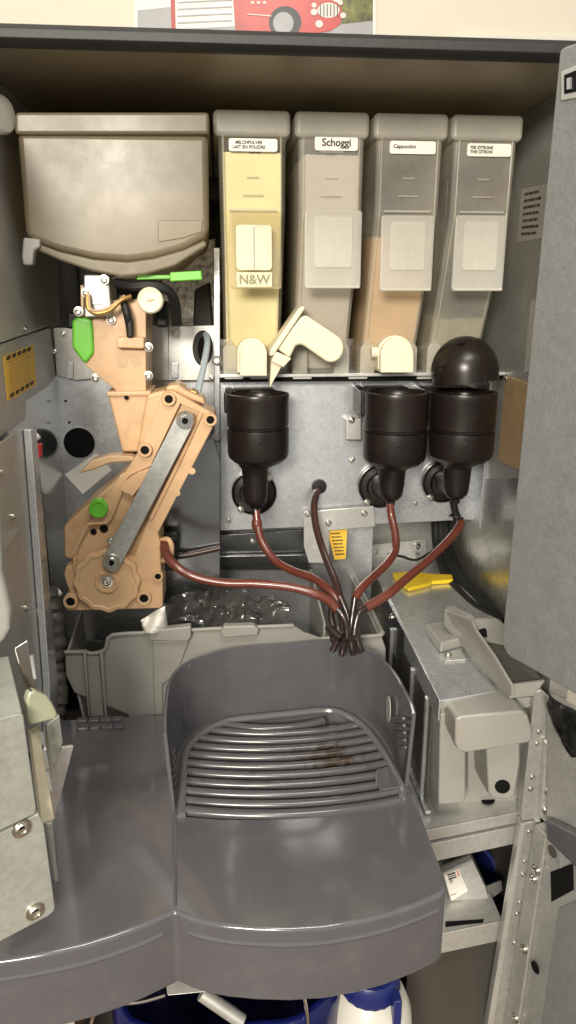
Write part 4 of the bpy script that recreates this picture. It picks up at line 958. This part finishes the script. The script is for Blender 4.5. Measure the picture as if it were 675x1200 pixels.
# ================================================================== CONTENTS OF THE LOWER RIGHT BAY
bb = thing('blue_bucket', 'dark blue plastic bucket lying behind the labelled bracket', 'bucket', py_(545,1070,.74))
b = B(); b.cap = False
b.lathe(py_(546,1029,.72), [(.040,.0),(.0425,.002),(.0425,-.006),(.041,-.006),(.036,-.09),(.0005,-.09),(.0005,-.087),(.034,-.087),(.039,0),(.040,0)], 48, (.1,-.75,.5)).build('bucket_shell', 'blue_dark', bb)
ab = thing('angle_bracket', 'zinc bracket with white barcode label leaning in the bay', 'bracket', py_(556,1076,.655))
YA = .648
pl = B().prism(Q((517,1017,.66),(551,1002,.67),(569,1040,.655),(574,1058,.645),(539,1077,.64),(528,1055,.648)), (.0,.0025,0)).build('bracket_plate', 'zinc_white', ab, .0005)
B().prism(Q((551,1002,.669),(554,1004,.672),(590,1080,.65),(586,1082,.645),(569,1040,.654)), (.0,.003,0)).build('bracket_fold', 'galv', ab, .0005)
B().prism(Q((517,1017,.659),(551,1001,.669),(552,1004,.6685),(518,1020,.6585)), (0,-.008,0)).build('bracket_fold', 'zinc_white', ab, .0004)
B().prism(Q((570,1040,.66),(588,1033,.67),(589,1044,.67),(575,1054,.66)), (.0,.0025,0)).build('bracket_tab', 'galv_dull', ab, .0005)
lbq = Q((519,1021,.6565),(536,1015,.6615),(548,1043,.653),(529,1055,.6465))
lbl = B().prism([p+V((0,-.001,0)) for p in lbq], (0,.0004,0)).build('barcode_label', 'label_paper', ab, flat=True)
q = [p+V((0,-.0012,0)) for p in lbq]
for v0, v1, u0, u1 in ((.12,.17,.2,.75),(.20,.23,.2,.75),(.26,.32,.2,.75),(.35,.38,.2,.75),(.42,.44,.2,.6),(.80,.82,.05,.95)):
    B().prism([sub(q,u0,v0), sub(q,u1,v0), sub(q,u1,v1), sub(q,u0,v1)], (0,-.0002,0)).build('barcode_line', 'ink', lbl, flat=True)
B().prism([sub(q,.86,.1), sub(q,.94,.1), sub(q,.94,.74), sub(q,.86,.74)], (0,-.0002,0)).build('label_stripe', 'orange_ink', lbl, flat=True)
# ================================================================== UNDER THE TRAY
gb = thing('waste_bucket', 'grey bucket lined with a dark blue bag below the tray', 'bucket', (.0,.62,ZB))
zr = -.640
def U(x, y, z=zr): return pz_(x, y, z)
c = U(232,1230); 
rimc = [V((-.01,.60,zr))+V((.105*math.copysign(abs(math.cos(a))**.6,math.cos(a)), .085*math.copysign(abs(math.sin(a))**.6,math.sin(a)),0)) for a in [2*PI*i/40 for i in range(40)]]
cbk = V((-.01,.60,0))
def ringat(k, z): return [V((cbk.x+(p.x-cbk.x)*k, cbk.y+(p.y-cbk.y)*k, z)) for p in rimc]
def shell(levels):
    b = B(); rows = [[b.bm.verts.new(p) for p in ringat(k,z)] for k,z in levels]
    for r0, r1 in zip(rows, rows[1:]):
        for i in range(40): j=(i+1)%40; b.bm.faces.new((r0[i],r0[j],r1[j],r1[i]))
    b.bm.faces.new(rows[0]); b.bm.faces.new(rows[-1]); return b
shell([(.8,ZB+.002),(1.0,zr),(1.03,zr),(1.03,zr+.006),(.98,zr+.006),(.96,zr-.02),(.80,zr-.24)]).build('bucket_shell', 'bin', gb)
rnd = random.Random(5)
bagb = B(); rows = []
for k, z in ((1.075,zr-.06),(1.07,zr-.02),(1.055,zr+.009),(1.0,zr+.014),(.955,zr+.004),(.93,zr-.03),(.86,zr-.07),(.6,zr-.10),(.2,zr-.11)):
    rows.append([bagb.bm.verts.new(p+noise.noise_vector(p*38)*.006*(1 if k<1 else .4)) for p in ringat(k,z)])
for r0, r1 in zip(rows, rows[1:]):
    for i in range(40): j=(i+1)%40; bagb.bm.faces.new((r0[i],r0[j],r1[j],r1[i]))
bagb.bm.faces.new(rows[-1]); bagb.build('bag', 'blue', gb, angle=180)
hd = thing('wire_hanger', 'bent steel wire with flat clip hanging just under the drip tray', 'wire hanger', py_(232,1160,.50))
YW_ = .50
B().tube([py_(*p) for p in ((104,1215,.52),(112,1186,.51),(128,1178,.505),(165,1174,.50),(194,1166,.498))], .0016, 10).build('wire', 'chrome', hd)
B().tube([py_(*p) for p in ((270,1158,.498),(300,1159,.50),(340,1160,.505),(356,1170,.51),(362,1212,.52))], .0016, 10).build('wire', 'chrome', hd)
pr([py_(194,1150,.505), py_(240,1146,.505), py_(270,1156,.497), py_(270,1160,.495), py_(196,1167,.495)], (0,.003,.0)).build('clip', 'zinc_white', hd, .0008)
B().cyl(py_(236,1164,.51), py_(284,1197,.50), .0062).build('rod', 'zinc_white', hd)
bt = thing('cleaner_bottle', 'white plastic bottle with a blue cap standing under the tray', 'bottle', py_(432,1300,.56))
bc = py_(433,1152,.565)
b = B(); b.lathe((bc.x,bc.y,0), [(.042,ZB+.001),(.044,ZB+.01),(.044,bc.z-.05),(.042,bc.z-.028),(.036,bc.z-.012),(.029,bc.z-.004),(.025,bc.z),(.024,bc.z+.004)], 48).build('bottle_body', 'white', bt)
b = B(); b.lathe((bc.x,bc.y,0), [(.0295,bc.z-.001),(.030,bc.z+.001),(.029,bc.z+.016),(.026,bc.z+.020),(.012,bc.z+.021),(.010,bc.z+.026),(.003,bc.z+.027)], 40, lobes=(20,.012)).build('bottle_cap', 'blue_cap', bt)
bx((bc.x+.016,bc.y-.036,bc.z-.016),(bc.x+.024,bc.y-.022,bc.z+.016)).build('cap_trigger', 'blue_cap', bt, .002)
cd = thing('cardboard_box', 'small brown cardboard box under the left end of the tray', 'box', py_(55,1230,.60))
fr([(26,1186),(86,1180),(86,1260),(26,1262)], .56, .06).build('box_wall', 'card', cd, .001)
fr([(62,1184),(87,1180),(88,1230),(66,1232)], .556, .003).build('box_tape', 'paper_grey', cd, .0005)
# ================================================================== PICTURES ON THE ROOM WALL
YP = 1.408
po = thing('car_poster', 'poster of a red vintage sports car on the cream wall above the machine', 'poster', py_(300,20,YP))
def pol(pts, m, nm, d=0): 
    return fr(pts, YP-.0006*d, .0005).build(nm, m, po, flat=True)
fr([(158,-170),(440,-170),(440,75),(158,75)], YP+.002, .01).build('poster_sheet', 'paper', po, flat=True)
pol([(161,-166),(437,-166),(437,72),(161,72)], 'pic_sky', 'picture_ground')
pol([(161,12),(200,8),(207,72),(161,72)], 'pic_grey', 'picture_road', 1)
pol([(205,34),(437,22),(437,72),(205,72)], 'pic_grey', 'picture_road', 1)
pol([(196,-160),(201,-160),(206,40),(201,40)], 'pic_red', 'picture_post', 2)
for k_ in range(9): pol([(208,-30+8*k_),(272,-33+8*k_),(272,-31.5+8*k_),(208,-28.5+8*k_)], 'pic_grey', 'picture_door_slat', 2)
pol([(398,-40),(437,-42),(437,24),(400,28)], 'pic_green', 'picture_hedge', 2)
pol([(272,-20),(300,-26),(345,-16),(375,-6),(398,4),(402,16),(399,28),(388,36),(362,40),(330,40),(296,38),(276,38)], 'pic_red', 'picture_car_body', 3)
pol([(272,-40),(330,-40),(352,-14),(300,-22),(272,-16)], 'pic_chrome', 'picture_car_glass', 4)
pol(arc(334,26,19,19,0,360,28)[:-1], 'pic_dark', 'picture_wheel', 4); pol(arc(332,27,12,13,0,360,28)[:-1], 'pic_grey', 'picture_hub', 5)
pol(arc(385,12,13,9,0,360,24)[:-1], 'pic_chrome', 'picture_grille', 4)
for k_ in range(6): pol([(375+4*k_,5),(376+4*k_,5),(376+4*k_,19),(375+4*k_,19)], 'pic_dark', 'picture_grille_bar', 5)
for x,y,r in ((368,14,4),(368,6,3),(402,18,3.5),(374,28,4.5),(399,3,3)): pol(arc(x,y,r,r,0,360,16)[:-1], 'pic_chrome', 'picture_lamp', 5)
for x in (296,303,310): pol(arc(x,3,2.2,1.6,0,360,12)[:-1], 'pic_chrome', 'picture_vent', 5)
pol([(290,16),(318,18),(318,19.2),(290,17.2)], 'pic_chrome', 'picture_trim', 5)
pf_ = thing('picture_frame', 'white framed picture mostly hidden behind the machine roof at the right', 'picture frame', py_(620,60,YP))
fr([(530,40),(760,44),(760,180),(530,180)], YP, .012).build('frame', 'white', pf_, .002)
fr([(540,45.5),(756,49),(756,176),(540,176)], YP-.001, .003).build('picture', 'dark_print', pf_, flat=True)
# ================================================================== LIGHT, WORLD, CAMERA
for o in list(COL.objects):
    if o.parent is None: o.location.z += EYE
w = bpy.data.worlds.new('World'); S.world = w; w.use_nodes = True
nt = w.node_tree; bg = nt.nodes['Background']
tc = nt.nodes.new('ShaderNodeTexCoord'); sx = nt.nodes.new('ShaderNodeSeparateXYZ'); nt.links.new(tc.outputs['Generated'], sx.inputs[0])
cr = nt.nodes.new('ShaderNodeValToRGB'); mr = nt.nodes.new('ShaderNodeMapRange'); mr.inputs[1].default_value = -1; mr.inputs[2].default_value = 1
nt.links.new(sx.outputs['Z'], mr.inputs[0]); nt.links.new(mr.outputs[0], cr.inputs[0])
e = cr.color_ramp.elements; e[0].position = .2; e[0].color = (.36,.34,.30,1); e[1].position = .75; e[1].color = (.95,.90,.80,1)
x_ = cr.color_ramp.elements.new(.5); x_.color = (.90,.86,.78,1)
nt.links.new(cr.outputs[0], bg.inputs[0]); bg.inputs[1].default_value = .60
def area(name, loc, target, sx_, sy_, power, col):
    l = bpy.data.lights.new(name, 'AREA'); l.shape = 'RECTANGLE'; l.size = sx_; l.size_y = sy_; l.energy = power; l.color = col
    o = bpy.data.objects.new(name, l); COL.objects.link(o); o.location = loc
    o.rotation_euler = (V(target)-V(loc)).to_track_quat('-Z','Y').to_euler(); o['kind'] = 'helper'; return o
area('room_lamp', (-.40,-1.05,EYE+.42), (.05,.8,EYE-.10), .5, .3, 50, (1,.915,.785))
area('ceiling_lamp', (.15,-.25,EYE+1.05), (.0,.6,EYE-.3), .6, .3, 13, (1,.94,.84))
area('wall_lamp', (-.3,1.0,EYE+1.2), (.0,1.42,EYE+.45), .6, .3, 1.6, (1,.93,.82))
cam = bpy.data.cameras.new('camera'); co = bpy.data.objects.new('camera', cam); COL.objects.link(co); S.camera = co
cam.sensor_fit = 'VERTICAL'; cam.sensor_height = 36; cam.sensor_width = 36*675/1200; cam.lens = 36*F/1200; cam.clip_start = .02; cam.clip_end = 50
co.location = (0,0,EYE); co.rotation_euler = Matrix((RT, UP, -FW)).transposed().to_euler()
S.render.engine = 'CYCLES'; S.render.resolution_x = 576; S.render.resolution_y = 1024
S.cycles.use_denoising = True; S.cycles.max_bounces = 12; S.cycles.transparent_max_bounces = 16; S.cycles.diffuse_bounces = 5; S.cycles.sample_clamp_indirect = 4
S.view_settings.view_transform = 'Standard'; S.view_settings.look = 'None'; S.view_settings.exposure = 0; S.view_settings.gamma = 1
